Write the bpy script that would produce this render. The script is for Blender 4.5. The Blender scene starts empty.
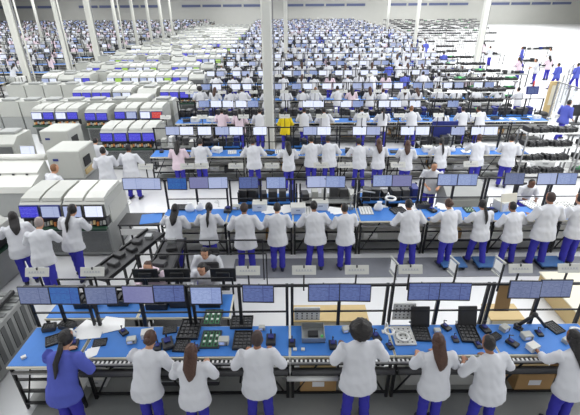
import bpy, bmesh, math, random
from mathutils import Vector, Matrix
S = bpy.context.scene
COL = S.collection
PI = math.pi
rnd = random.Random(7)

# ------------------------------------------------------------ camera, world, lights, exposure
CAM_H, PITCH, ROLL, FPX = 5.66, math.atan(0.51), math.atan(6/797), 406.0
cam = bpy.data.cameras.new('camera'); cam.sensor_width = 36; cam.lens = FPX/580*36
cam.clip_end = 400
camo = bpy.data.objects.new('camera', cam); COL.objects.link(camo)
camo.matrix_world = Matrix.Translation((0, 0, CAM_H)) @ Matrix.Rotation(PI/2-PITCH, 4, 'X') @ Matrix.Rotation(-ROLL, 4, 'Z')
S.camera = camo
W = bpy.data.worlds.new('world'); S.world = W; W.use_nodes = True
W.node_tree.nodes['Background'].inputs[0].default_value = (0.93, 0.96, 1, 1)
W.node_tree.nodes['Background'].inputs[1].default_value = 0.6
S.view_settings.view_transform = 'Standard'; S.view_settings.look = 'None'
S.view_settings.gamma = 1; S.view_settings.use_curve_mapping = False
S.view_settings.exposure = 0.0
CEIL = 8.2
LAMP_POWER = 7.4      # W per square metre of ceiling lamp
for ix, x in enumerate((-52, -31, -10.5, 10.5, 31, 52)):
    for iy, (y, ly) in enumerate(((-1, 8), (10, 10), (24, 13), (42, 18), (66, 24), (94, 26))):
        if abs(x) > 32 and y < 24: continue
        a = bpy.data.lights.new('ceiling_light', 'AREA'); a.shape = 'RECTANGLE'
        a.size = 13; a.size_y = ly; a.energy = LAMP_POWER*13*ly*(1.0 if x < 10 else 1.25)*(0.25 if iy == 0 else 1); a.color = (0.97, 0.985, 1.0)
        o = bpy.data.objects.new('ceiling_light', a); o.location = (x, y, CEIL-0.15); COL.objects.link(o)

CS, SN = math.cos(PITCH), math.sin(PITCH)
def gp(px, py, z=None, Y=None):
    """place in the hall seen at a point of the photograph, at a known height or distance"""
    u, v = px-290, py-207.5
    cr, sr = math.cos(ROLL), math.sin(ROLL)
    u, v = u*cr-v*sr, v*cr+u*sr
    d = (u/FPX, CS-v/FPX*SN, -SN-v/FPX*CS)
    t = (z-CAM_H)/d[2] if z is not None else Y/d[1]
    return Vector((t*d[0], t*d[1], CAM_H+t*d[2]))
def depth(X, Y, Z): return Y*CS+(CAM_H-Z)*SN
def pix(X, Y, Z):
    d = depth(X, Y, Z)
    return 290+FPX*X/d, 207.5+FPX*((CAM_H-Z)*CS-Y*SN)/d
def inview(X, Y, Z=1.0, m=0.7):
    d = depth(X, Y, Z)
    return abs(X) < 290/FPX*d+m and pix(X, Y, Z)[1] < 470

# ------------------------------------------------------------ materials
MATS = {}
def mat(name, col, rough=0.5, metal=0.0, var=0.08, scale=6.0, bump=0.0, spec=0.5):
    if name in MATS: return MATS[name]
    m = bpy.data.materials.new(name); m.use_nodes = True
    nt = m.node_tree; b = nt.nodes['Principled BSDF']
    b.inputs['Roughness'].default_value = rough; b.inputs['Metallic'].default_value = metal
    b.inputs['Specular IOR Level'].default_value = spec
    tc = nt.nodes.new('ShaderNodeTexCoord'); n = nt.nodes.new('ShaderNodeTexNoise')
    n.inputs['Scale'].default_value = scale; n.inputs['Detail'].default_value = 3
    r = nt.nodes.new('ShaderNodeMixRGB'); r.blend_type = 'MIX'
    r.inputs[1].default_value = tuple(c*(1-var) for c in col)+(1,)
    r.inputs[2].default_value = tuple(min(1, c*(1+var)) for c in col)+(1,)
    nt.links.new(tc.outputs['Object'], n.inputs['Vector'])
    nt.links.new(n.outputs['Fac'], r.inputs[0]); nt.links.new(r.outputs[0], b.inputs['Base Color'])
    if bump:
        bp = nt.nodes.new('ShaderNodeBump'); bp.inputs['Strength'].default_value = bump; bp.inputs['Distance'].default_value = 0.02
        nt.links.new(n.outputs['Fac'], bp.inputs['Height']); nt.links.new(bp.outputs[0], b.inputs['Normal'])
    MATS[name] = m; return m
def srgb(r, g, b):
    f = lambda c: (c/255/12.92) if c <= 10 else ((c/255+0.055)/1.055)**2.4
    return (f(r), f(g), f(b))
def screen_mat(name, base, win, line, strength=0.85, cells=(1.45, 1.15), thr=.47):
    """a lit screen: a base colour with lighter windows and rows of text"""
    m = bpy.data.materials.new(name); m.use_nodes = True
    nt = m.node_tree; nt.nodes.clear()
    out = nt.nodes.new('ShaderNodeOutputMaterial'); em = nt.nodes.new('ShaderNodeEmission')
    gl = nt.nodes.new('ShaderNodeBsdfGlossy'); gl.inputs['Roughness'].default_value = 0.25; gl.inputs['Color'].default_value = (.05, .05, .06, 1)
    add = nt.nodes.new('ShaderNodeAddShader')
    tc = nt.nodes.new('ShaderNodeTexCoord'); sep = nt.nodes.new('ShaderNodeSeparateXYZ'); cmb = nt.nodes.new('ShaderNodeCombineXYZ')
    nt.links.new(tc.outputs['Generated'], sep.inputs[0])
    nt.links.new(sep.outputs['X'], cmb.inputs['X']); nt.links.new(sep.outputs['Z'], cmb.inputs['Y'])
    br = nt.nodes.new('ShaderNodeTexBrick'); br.offset = 0.0
    br.inputs['Scale'].default_value = 1; br.inputs['Brick Width'].default_value = 1/cells[0]; br.inputs['Row Height'].default_value = 1/cells[1]
    br.inputs['Mortar Size'].default_value = 0.012
    br.inputs['Color1'].default_value = base+(1,); br.inputs['Color2'].default_value = win+(1,); br.inputs['Mortar'].default_value = line+(1,)
    wv = nt.nodes.new('ShaderNodeTexWave'); wv.bands_direction = 'Y'; wv.inputs['Scale'].default_value = 4.2
    no = nt.nodes.new('ShaderNodeTexNoise'); no.inputs['Scale'].default_value = 9
    mul = nt.nodes.new('ShaderNodeMath'); mul.operation = 'MULTIPLY'
    gt = nt.nodes.new('ShaderNodeMath'); gt.operation = 'GREATER_THAN'; gt.inputs[1].default_value = thr
    for x in (br, wv, no): nt.links.new(cmb.outputs[0], x.inputs['Vector'])
    nt.links.new(wv.outputs['Fac'], mul.inputs[0]); nt.links.new(no.outputs['Fac'], mul.inputs[1]); nt.links.new(mul.outputs[0], gt.inputs[0])
    mx = nt.nodes.new('ShaderNodeMixRGB'); mx.inputs[2].default_value = line+(1,)
    nt.links.new(gt.outputs[0], mx.inputs[0]); nt.links.new(br.outputs['Color'], mx.inputs[1])
    em.inputs['Strength'].default_value = strength
    nt.links.new(mx.outputs[0], em.inputs['Color']); nt.links.new(em.outputs[0], add.inputs[0]); nt.links.new(gl.outputs[0], add.inputs[1])
    nt.links.new(add.outputs[0], out.inputs['Surface'])
    MATS[name] = m; return m
M = {}
M['white'] = mat('white_plastic', srgb(226, 226, 224), 0.45, 0, 0.03)
M['cream'] = mat('cream_panel', srgb(222, 216, 196), 0.5, 0, 0.04)
M['machine'] = mat('machine_paint', srgb(178, 179, 173), 0.4, 0, 0.03)
M['machine_grey'] = mat('machine_grey_paint', srgb(150, 152, 150), 0.45, 0, 0.06)
M['machine_dark'] = mat('machine_dark_panel', srgb(92, 94, 94), 0.5, 0, 0.1)
M['hood'] = mat('hood_paint', srgb(206, 206, 200), 0.35, 0, 0.02)
M['blue_mat'] = mat('blue_rubber_mat', srgb(58, 122, 202), 0.6, 0, 0.14, 3)
M['navy'] = mat('navy_panel', srgb(38, 48, 120), 0.6, 0, 0.08)
M['black'] = mat('black_metal', srgb(34, 34, 36), 0.45, 0.2, 0.15)
M['black_pl'] = mat('black_plastic', srgb(40, 40, 42), 0.5, 0, 0.2, 20)
M['dark'] = mat('dark_grey_plastic', srgb(66, 66, 68), 0.55, 0, 0.15, 14)
M['steel'] = mat('brushed_steel', srgb(170, 172, 172), 0.35, 0.6, 0.08, 12)
M['alu'] = mat('aluminium_profile', srgb(150, 150, 150), 0.4, 0.5, 0.05)
M['cardboard'] = mat('cardboard', srgb(176, 140, 92), 0.8, 0, 0.08)
M['beige'] = mat('beige_board', srgb(205, 180, 130), 0.7, 0, 0.06)
M['paper'] = mat('paper', srgb(240, 240, 240), 0.7, 0, 0.02)
M['grey_mat'] = mat('grey_floor_mat', srgb(128, 130, 138), 0.8, 0, 0.07, 8)
M['green'] = mat('green_board', srgb(60, 120, 84), 0.5, 0, 0.2, 18)
M['dgreen'] = mat('dark_green_rail', srgb(30, 66, 48), 0.5, 0, 0.1)
M['bgreen'] = mat('bright_green', srgb(90, 200, 110), 0.5)
M['orange'] = mat('orange_part', srgb(196, 120, 60), 0.5)
M['red'] = mat('red_part', srgb(190, 44, 40), 0.5)
M['yellow'] = mat('yellow_part', srgb(228, 200, 50), 0.6)
M['cyan'] = mat('cyan_sheet', srgb(120, 190, 232), 0.5)
M['teal'] = mat('blue_step', srgb(52, 96, 150), 0.6, 0, 0.1)
M['column'] = mat('column_paint', srgb(214, 214, 206), 0.5, 0, 0.03, 2)
M['sign_ink'] = mat('faded_sign_ink', srgb(176, 178, 184), 0.6)
M['shoe'] = mat('shoe_dark', srgb(44, 46, 70), 0.6)
M['coat'] = mat('white_cotton', srgb(211, 212, 217), 0.85, 0, 0.035, 5, 0.25, 0.2)
M['coat_pink'] = mat('pale_pink_cotton', srgb(226, 206, 216), 0.85, 0, 0.05, 9, 0.2, 0.2)
M['coat_blue'] = mat('blue_violet_cotton', srgb(86, 96, 182), 0.85, 0, 0.1, 5, 0.25, 0.2)
M['coat_yellow'] = mat('yellow_cotton', srgb(226, 200, 40), 0.85, 0, 0.05, 6, 0.2, 0.2)
M['trouser'] = mat('blue_trouser_cloth', srgb(62, 60, 168), 0.85, 0, 0.12, 6, 0.25, 0.2)
M['skin_a'] = mat('brown_skin', srgb(150, 104, 78), 0.6, 0, 0.05)
M['skin_b'] = mat('tan_skin', srgb(190, 142, 112), 0.6, 0, 0.05)
M['skin_c'] = mat('dark_skin', srgb(104, 70, 52), 0.6, 0, 0.05)
M['hair_black'] = mat('black_hair', srgb(26, 22, 22), 0.55, 0, 0.3, 30, 0.6)
M['hair_brown'] = mat('brown_hair', srgb(72, 46, 34), 0.55, 0, 0.3, 30, 0.6)
M['hair_light'] = mat('auburn_hair', srgb(128, 88, 58), 0.55, 0, 0.25, 30, 0.6)
M['hair_grey'] = mat('grey_hair', srgb(150, 138, 134), 0.6, 0, 0.2, 30, 0.5)
M['hair_stub'] = mat('cropped_hair', srgb(58, 44, 40), 0.7, 0, 0.15, 30, 0.4)
M['eye'] = mat('eye_dark', srgb(20, 16, 16), 0.2)
M['lip'] = mat('lip', srgb(140, 76, 70), 0.5)
M['glass'] = mat('milky_glass', srgb(205, 210, 212), 0.15, 0, 0.02)
g = M['glass'].node_tree.nodes['Principled BSDF']; g.inputs['Alpha'].default_value = 0.28
screen_mat('scr_slate', srgb(112, 124, 160), srgb(126, 138, 172), srgb(84, 94, 134))
screen_mat('scr_blue', srgb(44, 92, 170), srgb(60, 130, 190), srgb(34, 66, 142), cells=(1.4, 1.6))
screen_mat('scr_lilac', srgb(132, 134, 178), srgb(126, 130, 176), srgb(120, 122, 168), cells=(1, 1))
screen_mat('scr_work', srgb(88, 104, 160), srgb(108, 128, 178), srgb(56, 66, 118), cells=(1.5, 1.2))
screen_mat('scr_pale', srgb(168, 180, 216), srgb(186, 196, 226), srgb(140, 152, 196), 0.95, thr=.58)
screen_mat('scr_sky', srgb(140, 158, 206), srgb(190, 204, 232), srgb(118, 134, 186), 0.9)
screen_mat('scr_white', srgb(226, 232, 250), srgb(214, 224, 248), srgb(190, 200, 232), 1.12, thr=.6)
screen_mat('scr_violet', srgb(66, 62, 212), srgb(70, 66, 216), srgb(120, 120, 232), 0.9, cells=(1, 2.6))
screen_mat('scr_red', srgb(206, 48, 44), srgb(210, 52, 46), srgb(228, 130, 120), 0.9, cells=(1, 2.6))
screen_mat('scr_green', srgb(180, 222, 96), srgb(176, 220, 90), srgb(140, 190, 80), 0.9, cells=(1, 2))
for k in ('scr_slate', 'scr_blue', 'scr_lilac', 'scr_work', 'scr_pale', 'scr_sky', 'scr_white', 'scr_violet', 'scr_red', 'scr_green'): M[k] = MATS[k]

# ------------------------------------------------------------ mesh builder
class MB:
    def __init__(s): s.v = []; s.f = []; s.m = []; s.mats = []; s.sm = []
    def mi(s, m):
        m = M[m] if isinstance(m, str) else m
        if m not in s.mats: s.mats.append(m)
        return s.mats.index(m)
    def quad(s, idx, mi, smooth=False): s.f.append(tuple(idx)); s.m.append(mi); s.sm.append(smooth)
    def box(s, c, d, m, rz=0, rx=0, bev=0.0, ry=0):
        """box, centre c, size d, edges chamfered by bev"""
        mi = s.mi(m); X, Y, Z = d[0]/2, d[1]/2, d[2]/2
        R = Matrix.Rotation(rz, 3, 'Z') @ Matrix.Rotation(rx, 3, 'X') @ Matrix.Rotation(ry, 3, 'Y'); c = Vector(c)
        if bev <= 0:
            b = len(s.v)
            for x, y, z in ((-X,-Y,-Z),(X,-Y,-Z),(X,Y,-Z),(-X,Y,-Z),(-X,-Y,Z),(X,-Y,Z),(X,Y,Z),(-X,Y,Z)):
                s.v.append(c + R @ Vector((x, y, z)))
            for q in ((0,3,2,1),(4,5,6,7),(0,1,5,4),(1,2,6,5),(2,3,7,6),(3,0,4,7)): s.quad([b+i for i in q], mi)
            return s
        e = min(bev, X*.9, Y*.9, Z*.9); rings = []
        for z, k in ((-Z, e), (-Z+e, 0), (Z-e, 0), (Z, e)):
            b = len(s.v); rings.append(b)
            for x, y in ((-X+e,-Y+k),(X-e,-Y+k),(X-k,-Y+e),(X-k,Y-e),(X-e,Y-k),(-X+e,Y-k),(-X+k,Y-e),(-X+k,-Y+e)):
                s.v.append(c + R @ Vector((x, y, z)))
        for a, b in zip(rings, rings[1:]):
            for i in range(8): s.quad((a+i, a+(i+1) % 8, b+(i+1) % 8, b+i), mi)
        s.quad([rings[0]+i for i in range(7, -1, -1)], mi); s.quad([rings[-1]+i for i in range(8)], mi)
        return s
    def loft(s, rings, m, n=12, ref=(1, 0, 0), caps=True, smooth=True):
        """rings: (centre, rx, ry); a closed tapering body through them"""
        mi = s.mi(m); P = [Vector(r[0]) for r in rings]; base = []
        for i, r in enumerate(rings):
            t = (P[min(i+1, len(P)-1)]-P[max(i-1, 0)]).normalized()
            rf = Vector(ref)
            if abs(t.dot(rf)) > 0.9: rf = Vector((0, 0, 1)) if abs(t.z) < 0.9 else Vector((0, 1, 0))
            u = (rf-t*rf.dot(t)).normalized(); w = t.cross(u)
            base.append(len(s.v))
            for k in range(n):
                a = 2*PI*k/n
                s.v.append(P[i]+u*math.cos(a)*r[1]+w*math.sin(a)*r[2])
        for a, b in zip(base, base[1:]):
            for k in range(n): s.quad((a+k, a+(k+1) % n, b+(k+1) % n, b+k), mi, smooth)
        if caps:
            s.quad([base[0]+k for k in range(n-1, -1, -1)], mi); s.quad([base[-1]+k for k in range(n)], mi)
        return s
    def tube(s, pts, r, m, n=6): return s.loft([(p, r, r) for p in pts], m, n, smooth=n > 5)
    def ball(s, c, r, m, n=12, k=7, fn=None):
        c = Vector(c); mi = s.mi(m)
        if not hasattr(r, '__len__'): r = (r, r, r)
        b = len(s.v); rows = []
        for j in range(1, k):
            a = PI*j/k; rows.append(len(s.v))
            for i in range(n):
                t = 2*PI*i/n
                p = Vector((math.sin(a)*math.cos(t)*r[0], math.sin(a)*math.sin(t)*r[1], math.cos(a)*r[2]))
                if fn: p = fn(p)
                s.v.append(c+p)
        top = len(s.v); p = Vector((0, 0, r[2])); s.v.append(c+(fn(p) if fn else p))
        bot = len(s.v); p = Vector((0, 0, -r[2])); s.v.append(c+(fn(p) if fn else p))
        for a, q in zip(rows, rows[1:]):
            for i in range(n): s.quad((a+i, q+i, q+(i+1) % n, a+(i+1) % n), mi, True)
        for i in range(n):
            s.quad((top, rows[0]+i, rows[0]+(i+1) % n), mi, True); s.quad((bot, rows[-1]+(i+1) % n, rows[-1]+i), mi, True)
        return s
    def torus(s, c, R, r, m, n=20, k=6, flat=1.0):
        mi = s.mi(m); b = len(s.v); c = Vector(c)
        for i in range(n):
            a = 2*PI*i/n
            for j in range(k):
                t = 2*PI*j/k
                s.v.append(c+Vector(((R+r*math.cos(t))*math.cos(a), (R+r*math.cos(t))*math.sin(a), r*flat*math.sin(t))))
        for i in range(n):
            for j in range(k):
                s.quad((b+i*k+j, b+((i+1) % n)*k+j, b+((i+1) % n)*k+(j+1) % k, b+i*k+(j+1) % k), mi, True)
        return s
    def prism(s, prof, x0, x1, m):
        """profile in (y, z), extruded along x"""
        mi = s.mi(m); n = len(prof); b = len(s.v)
        for x in (x0, x1):
            for y, z in prof: s.v.append(Vector((x, y, z)))
        for i in range(n): s.quad((b+i, b+n+i, b+n+(i+1) % n, b+(i+1) % n), mi)
        s.quad([b+i for i in range(n)], mi); s.quad([b+n+i for i in range(n-1, -1, -1)], mi)
        return s
    def mesh(s, name):
        me = bpy.data.meshes.new(name); me.from_pydata([tuple(v) for v in s.v], [], s.f)
        for m in s.mats: me.materials.append(m)
        me.polygons.foreach_set('material_index', s.m); me.polygons.foreach_set('use_smooth', s.sm); me.update()
        return me
    def obj(s, name, parent=None, loc=None):
        o = bpy.data.objects.new(name, s.mesh(name)); COL.objects.link(o)
        if parent: o.parent = parent
        if loc is not None: o.location = loc
        return o
def tag(o, label, cat, group=None, kind=None):
    if label: o['label'] = label
    if cat: o['category'] = cat
    if group: o['group'] = group
    if kind: o['kind'] = kind
    return o
def struct(mb, name, label=None):
    o = mb.obj(name); o['kind'] = 'structure'
    if label: o['label'] = label
    return o
def empty(name, loc=(0, 0, 0), rz=0):
    o = bpy.data.objects.new(name, None); COL.objects.link(o); o.location = loc; o.rotation_euler = (0, 0, rz); o.empty_display_size = .1
    return o
CH = {}
def clone(root, loc, rz=0, sc=1.0):
    """a copy of a thing with copies of its parts and sub-parts"""
    def rec(o, par):
        c = o.copy(); COL.objects.link(c)
        if par: c.parent = par
        for k in CH.get(o.name, []): rec(k, c)
        return c
    r = rec(root, None); r.location = loc; r.rotation_euler = (0, 0, rz); r.scale = (sc, sc, sc) if not hasattr(sc, '__len__') else sc
    return r
def remesh(mb, voxel, name, smooth=4):
    """weld the overlapping bodies of mb into one continuous skin"""
    o = mb.obj('tmp'); o.data.materials.clear()
    md = o.modifiers.new('r', 'REMESH'); md.mode = 'VOXEL'; md.voxel_size = voxel; md.use_smooth_shade = True
    sm = o.modifiers.new('s', 'SMOOTH'); sm.factor = 0.5; sm.iterations = smooth
    dg = bpy.context.evaluated_depsgraph_get(); dg.update()
    me = bpy.data.meshes.new_from_object(o.evaluated_get(dg)); me.name = name
    me.materials.clear(); me.materials.append(mb.mats[0])
    bpy.data.objects.remove(o); return me

# ------------------------------------------------------------ the hall
fl = bpy.data.materials.new('polished_floor'); fl.use_nodes = True
nt = fl.node_tree; b = nt.nodes['Principled BSDF']; b.inputs['Roughness'].default_value = 0.22; b.inputs['Specular IOR Level'].default_value = 0.4
tc = nt.nodes.new('ShaderNodeTexCoord'); br = nt.nodes.new('ShaderNodeTexBrick'); br.offset = 0
br.inputs['Scale'].default_value = 1; br.inputs['Brick Width'].default_value = 3; br.inputs['Row Height'].default_value = 3; br.inputs['Mortar Size'].default_value = 0.008
br.inputs['Color1'].default_value = srgb(230, 230, 230)+(1,); br.inputs['Color2'].default_value = srgb(226, 227, 229)+(1,); br.inputs['Mortar'].default_value = srgb(226, 226, 226)+(1,)
nt.links.new(tc.outputs['Object'], br.inputs['Vector']); nt.links.new(br.outputs['Color'], b.inputs['Base Color'])
M['floor'] = fl
M['wall'] = mat('wall_paint', srgb(190, 190, 184), 0.7, 0, 0.03, 1)
M['wall_band'] = mat('wall_blue_band', srgb(98, 106, 140), 0.6)
M['ceiling'] = mat('ceiling_paint', srgb(225, 225, 222), 0.8)
struct(MB().box((0, 52, -0.1), (150, 122, 0.2), 'floor'), 'floor')
struct(MB().box((0, 52, CEIL+0.1), (150, 122, 0.2), 'ceiling'), 'ceiling')
struct(MB().box((0, 112.6, CEIL/2), (150, 0.4, CEIL), 'wall'), 'wall_back')
struct(MB().box((-74.8, 52, CEIL/2), (0.4, 121, CEIL), 'wall'), 'wall_left')
struct(MB().box((74.8, 52, CEIL/2), (0.4, 121, CEIL), 'wall'), 'wall_right')
w = MB()
for i in range(28):
    if i % 5 != 3: w.box((-70+i*5.1, 112.3, 4.6), (4.6, 0.16, 0.55), 'wall_band')
struct(w, 'trim_1')

def column(px, py, wd, kind='square', name='column'):
    p = gp(px, py, z=0); m = MB()
    if kind == 'square':
        m.box((0, 0, CEIL/2), (wd, wd*.8, CEIL), 'column', bev=wd*.14).box((0, 0, 0.15), (wd*1.35, wd*1.2, 0.3), 'column', bev=.03)
        m.box((wd*.62, 0, CEIL/2), (wd*.12, wd*.2, CEIL), 'alu')
    else:
        m.loft([((0, 0, 0), wd/2, wd/2), ((0, 0, CEIL), wd/2, wd/2)], 'column', 12).box((0, 0, .02), (wd*2, wd*2, .04), 'steel')
    o = struct(m, name); o.location = (p.x, p.y, 0); return o
for a in ((270.5, 160, .36), (32, 92, .44), (100, 68, .52), (286, 66, .36), (73, 84, .3), (472, 84, .4)): column(*a)
for a in ((45, 50, .34), (122.6, 60, .34), (139, 53, .36), (153, 49, .36), (165, 48, .4), (174.5, 46, .3), (413.5, 52, .42), (386, 40, .4), (40, 96, .1), (77, 86, .1), (127, 58, .14)): column(*a, kind='round')

# ------------------------------------------------------------ people
def noisy(p, a): return a*(math.sin(p.x*47+p.z*31)+math.sin(p.y*53-p.z*23+1.3)+math.sin(p.z*39+p.x*17))/3
def person_parts(pose, hair, hairmat, coat, skin, hi, trousers='trouser'):
    """figure 1.70 m tall, facing +y, feet at the origin. returns {part: (mesh, ...)}"""
    lean, turn, stance, side, tall = pose['lean'], pose.get('turn', 0), pose.get('stance', .10), pose.get('side', 0), pose.get('coatlen', .74)
    seated = pose.get('seated', False)
    n = 14 if hi else 8
    drop = .42 if seated else 0
    def B(x, y, z):      # bend the trunk forward above the hips
        k = max(0, z-.92); return Vector((x+side*k, y+k*math.tan(lean)*(1+.25*k), z-drop-k*(1-math.cos(lean))))
    hc = B(0, .0, 1.585)+Vector((0, .03+.05*math.sin(lean*2), -.012))
    sh = .185
    # ---- arms
    arms = []
    for s in (-1, 1):
        ex, ey, ez = pose['elbow'][0 if s < 0 else 1]; hx, hy, hz = pose['hand'][0 if s < 0 else 1]
        S0 = B(s*sh, 0, 1.385); E = Vector((s*ex, ey, ez-drop))+Vector((side*.3, 0, 0)); Hn = Vector((s*hx, hy, hz-drop))
        arms.append((s, S0, E, Hn))
    # ---- body
    b = MB(); sk = skin
    b.loft([(hc+Vector((0, .008, z)), rx, ry) for z, rx, ry in ((-.122, .030, .038), (-.105, .046, .060), (-.07, .060, .078), (-.03, .069, .088), (.02, .075, .096), (.06, .073, .094), (.095, .056, .072), (.115, .026, .034))], sk, n)
    b.ball(hc+Vector((0, .100, -.018)), (.012, .020, .024), sk, 6, 5)            # nose
    for s in (-1, 1):
        b.ball(hc+Vector((s*.076, -.002, -.012)), (.010, .020, .030), sk, 6, 5)  # ears
        if hi: b.ball(hc+Vector((s*.030, .080, .026)), (.026, .014, .010), sk, 6, 5)     # brow
    nb = B(0, -.01, 1.40)
    b.loft([(nb, .062, .062), (nb*.45+hc*.55+Vector((0, -.015, -.03)), .052, .055), (hc+Vector((0, -.012, -.06)), .05, .058)], sk, n)
    b.loft([(B(0, 0, .88), .14, .10), (B(0, 0, 1.05), .125, .09), (B(0, 0, 1.25), .15, .10), (B(0, 0, 1.37), .13, .07), (B(0, 0, 1.41), .06, .05)], sk, n)
    hips = [(-1, Vector((-.085, 0, .90-drop))), (1, Vector((.085, 0, .90-drop)))]
    legs = []
    for s, hp in hips:
        if seated:
            kn = Vector((s*.13, .40, .50)); an = Vector((s*.12, .38, .09))
        else:
            fx = s*stance+pose.get('fx', 0); fy = pose.get('fy', (0, 0))[0 if s < 0 else 1]
            an = Vector((fx, fy, .09)); kn = (hp+an)/2+Vector((0, .03, .02))
        legs.append((s, hp, kn, an))
        b.loft([(hp, .075, .08), (hp*.5+kn*.5, .065, .068), (kn, .048, .05), (kn*.6+an*.4, .046, .05), (an, .034, .038), (an+Vector((0, .03, -.05)), .035, .05)], sk, max(8, n-4))
    for s, S0, E, Hn in arms:
        b.loft([(S0+Vector((-s*.03, 0, -.02)), .034, .034), (S0*.5+E*.5, .038, .038), (E, .037, .037), (E*.6+Hn*.4, .036, .036), (Hn, .024, .026)], sk, max(6, n-4))
        d = (Hn-E).normalized(); up = Vector((0, 0, 1)); sd = d.cross(up).normalized(); nrm = sd.cross(d)
        pc = Hn+d*.045
        b.loft([(Hn-d*.01, .024, .022), (pc-d*.01, .040, .017), (pc+d*.038, .041, .015)], sk, 8, ref=sd)
        if hi:
            for q, (off, ln) in enumerate(((-.030, .060), (-.010, .074), (.010, .070), (.030, .054))):
                r0 = pc+d*.030+sd*off
                m1 = r0+d*ln*.5-up*.004; m2 = r0+d*ln*.85-up*.022
                b.loft([(r0, .0095, .0095), (m1, .009, .009), (m2, .0075, .0075), (m2+d*ln*.1-up*.014, .005, .005)], sk, 6)
            t0 = pc-d*.02-sd*s*.030
            b.loft([(t0, .012, .012), (t0+d*.028-sd*s*.024, .010, .010), (t0+d*.056-sd*s*.026-up*.01, .007, .007)], sk, 6)
        else:
            b.loft([(pc+d*.03, .038, .013), (pc+d*.10-up*.02, .028, .009)], sk, 6, ref=sd)
    # ---- coat
    c = MB(); cm = coat; w = pose.get('wide', 1.0)
    top = [(B(0, .02, 1.0), .200*w, .150*w), (B(0, .015, 1.14), .198*w, .135*w), (B(0, .01, 1.28), .205*w, .135*w), (B(0, .0, 1.365), .205, .115), (B(0, -.005, 1.415), .145, .088), (B(0, -.005, 1.448), .078, .070), (B(0, 0, 1.47), .066, .064)]
    if seated: low = [(Vector((0, .06, .46)), .21*w, .19), (Vector((0, .03, .52)), .20*w, .16)]
    else: low = [(Vector((0, .0, tall)), .245*w, .185*w), (Vector((0, .005, tall+.08)), .238*w, .178*w), (Vector((0, .01, .92)), .215*w, .165*w)]
    c.loft(low+top, cm, n+4)
    for s, S0, E, Hn in arms:
        F = E*.45+Hn*.55
        c.loft([(S0+Vector((-s*.05, 0, -.02)), .075, .075), (S0+Vector((s*.015, 0, 0)), .083, .083), (S0*.5+E*.5, .080, .080), (E, .074, .074), (E*.6+F*.4, .066, .066), (F, .058, .058)], cm, n)
    # ---- trousers
    t = MB(); tm = trousers
    for s, hp, kn, an in legs:
        t.loft([(hp+Vector((-s*.02, -.03 if seated else 0, .07)), .090, .10), (hp, .098, .104), (hp*.6+kn*.4, .094, .098), (kn, .078, .082), (kn*.5+an*.5, .074, .076), (an+Vector((0, -.005, .0)), .070, .074)], tm, n)
    t.ball(hips[0][1]*.5+hips[1][1]*.5+Vector((0, 0, .0)), (.14, .11, .11), tm, n, 7)
    # ---- shoes
    sh_ = []
    for s, hp, kn, an in legs:
        q = MB(); f = Vector((an.x, an.y, 0))
        q.loft([(f+Vector((0, -.085, .04)), .028, .034), (f+Vector((0, -.05, .048)), .042, .046), (f+Vector((0, .03, .05)), .043, .048), (f+Vector((0, .10, .036)), .048, .034), (f+Vector((0, .165, .028)), .040, .026), (f+Vector((0, .19, .024)), .018, .016)], 'shoe', 10)
        sh_.append(q)
    # ---- hair
    h = MB(); A, Bc, D = .083, .105, .124
    def cap(front, zc):
        def fn(p):
            q = Vector(p)
            if q.y > front and q.z < zc: q.x *= .70; q.y *= .60
            if q.z < -.055: q.x *= .80; q.y *= .80
            return q*(1+(noisy(q*3, .035) if hi else 0))
        return fn
    nn, kk = (24, 16) if hi else (10, 7)
    hcen = hc+Vector((0, -.006, .012))
    if hair in ('short', 'stubble'):
        k = 1.0 if hair == 'short' else .985
        h.ball(hcen, (A*k, Bc*k, D*k*.98), hairmat, nn, kk, cap(.02, .055))
    elif hair == 'afro':
        h.ball(hcen+Vector((0, -.02, .035)), (.145, .15, .135), hairmat, nn, kk, lambda p: (p*(1+(noisy(p*4, .12) if hi else 0))) if not (p.y > .05 and p.z < .02) else Vector((p.x*.45, p.y*.5, p.z*.8)))
    elif hair in ('long', 'tail', 'bun'):
        h.ball(hcen, (A*1.07, Bc*1.06, D*1.02), hairmat, nn, kk, cap(.03, .05))
        if hair == 'long':
            h.loft([(hc+Vector((0, -.045, .05)), .085, .065), (hc+Vector((0, -.065, -.05)), .098, .062), (B(0, -.120, 1.44), .094, .045), (B(.01, -.142, 1.37), .076, .034), (B(.0, -.148, 1.31), .045, .022), (B(-.01, -.145, 1.27), .015, .012)], hairmat, n)
        if hair == 'tail':
            h.ball(hc+Vector((0, -.115, .02)), .032, hairmat, 8, 6)
            h.loft([(hc+Vector((0, -.12, .02)), .028, .026), (hc+Vector((0, -.165, -.05)), .038, .034), (B(.0, -.17, 1.40), .036, .032), (B(.01, -.165, 1.30), .030, .026), (B(.0, -.16, 1.20), .010, .010)], hairmat, max(8, n-4))
        if hair == 'bun': h.ball(hc+Vector((0, -.115, .055)), (.052, .046, .048), hairmat, 10, 7)
    out = {}
    if hi:
        out['body'] = remesh(b, .0085, 'person_body', 2)
        out['coat'] = remesh(c, .018, 'coat', 4); out['trousers'] = remesh(t, .018, 'trousers', 4)
        for me, amp in ((out['coat'], .006), (out['trousers'], .006)):
            for v in me.vertices: v.co += v.normal*(math.sin(v.co.z*38+v.co.x*21+math.sin(v.co.x*30)*1.5)*amp*.5+math.sin(v.co.x*60+v.co.z*9)*amp*.3)
    else:
        out['body'] = b.mesh('person_body'); out['coat'] = c.mesh('coat'); out['trousers'] = t.mesh('trousers')
    out['hair'] = h.mesh('hair'); out['shoes'] = [q.mesh('shoe') for q in sh_]
    ey = MB()
    for s in (-1, 1): ey.ball(hc+Vector((s*.030, .088, .008)), (.013, .008, .007), 'eye', 6, 5)
    mo = MB().ball(hc+Vector((0, .082, -.062)), (.024, .010, .007), 'lip', 8, 5)
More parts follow.
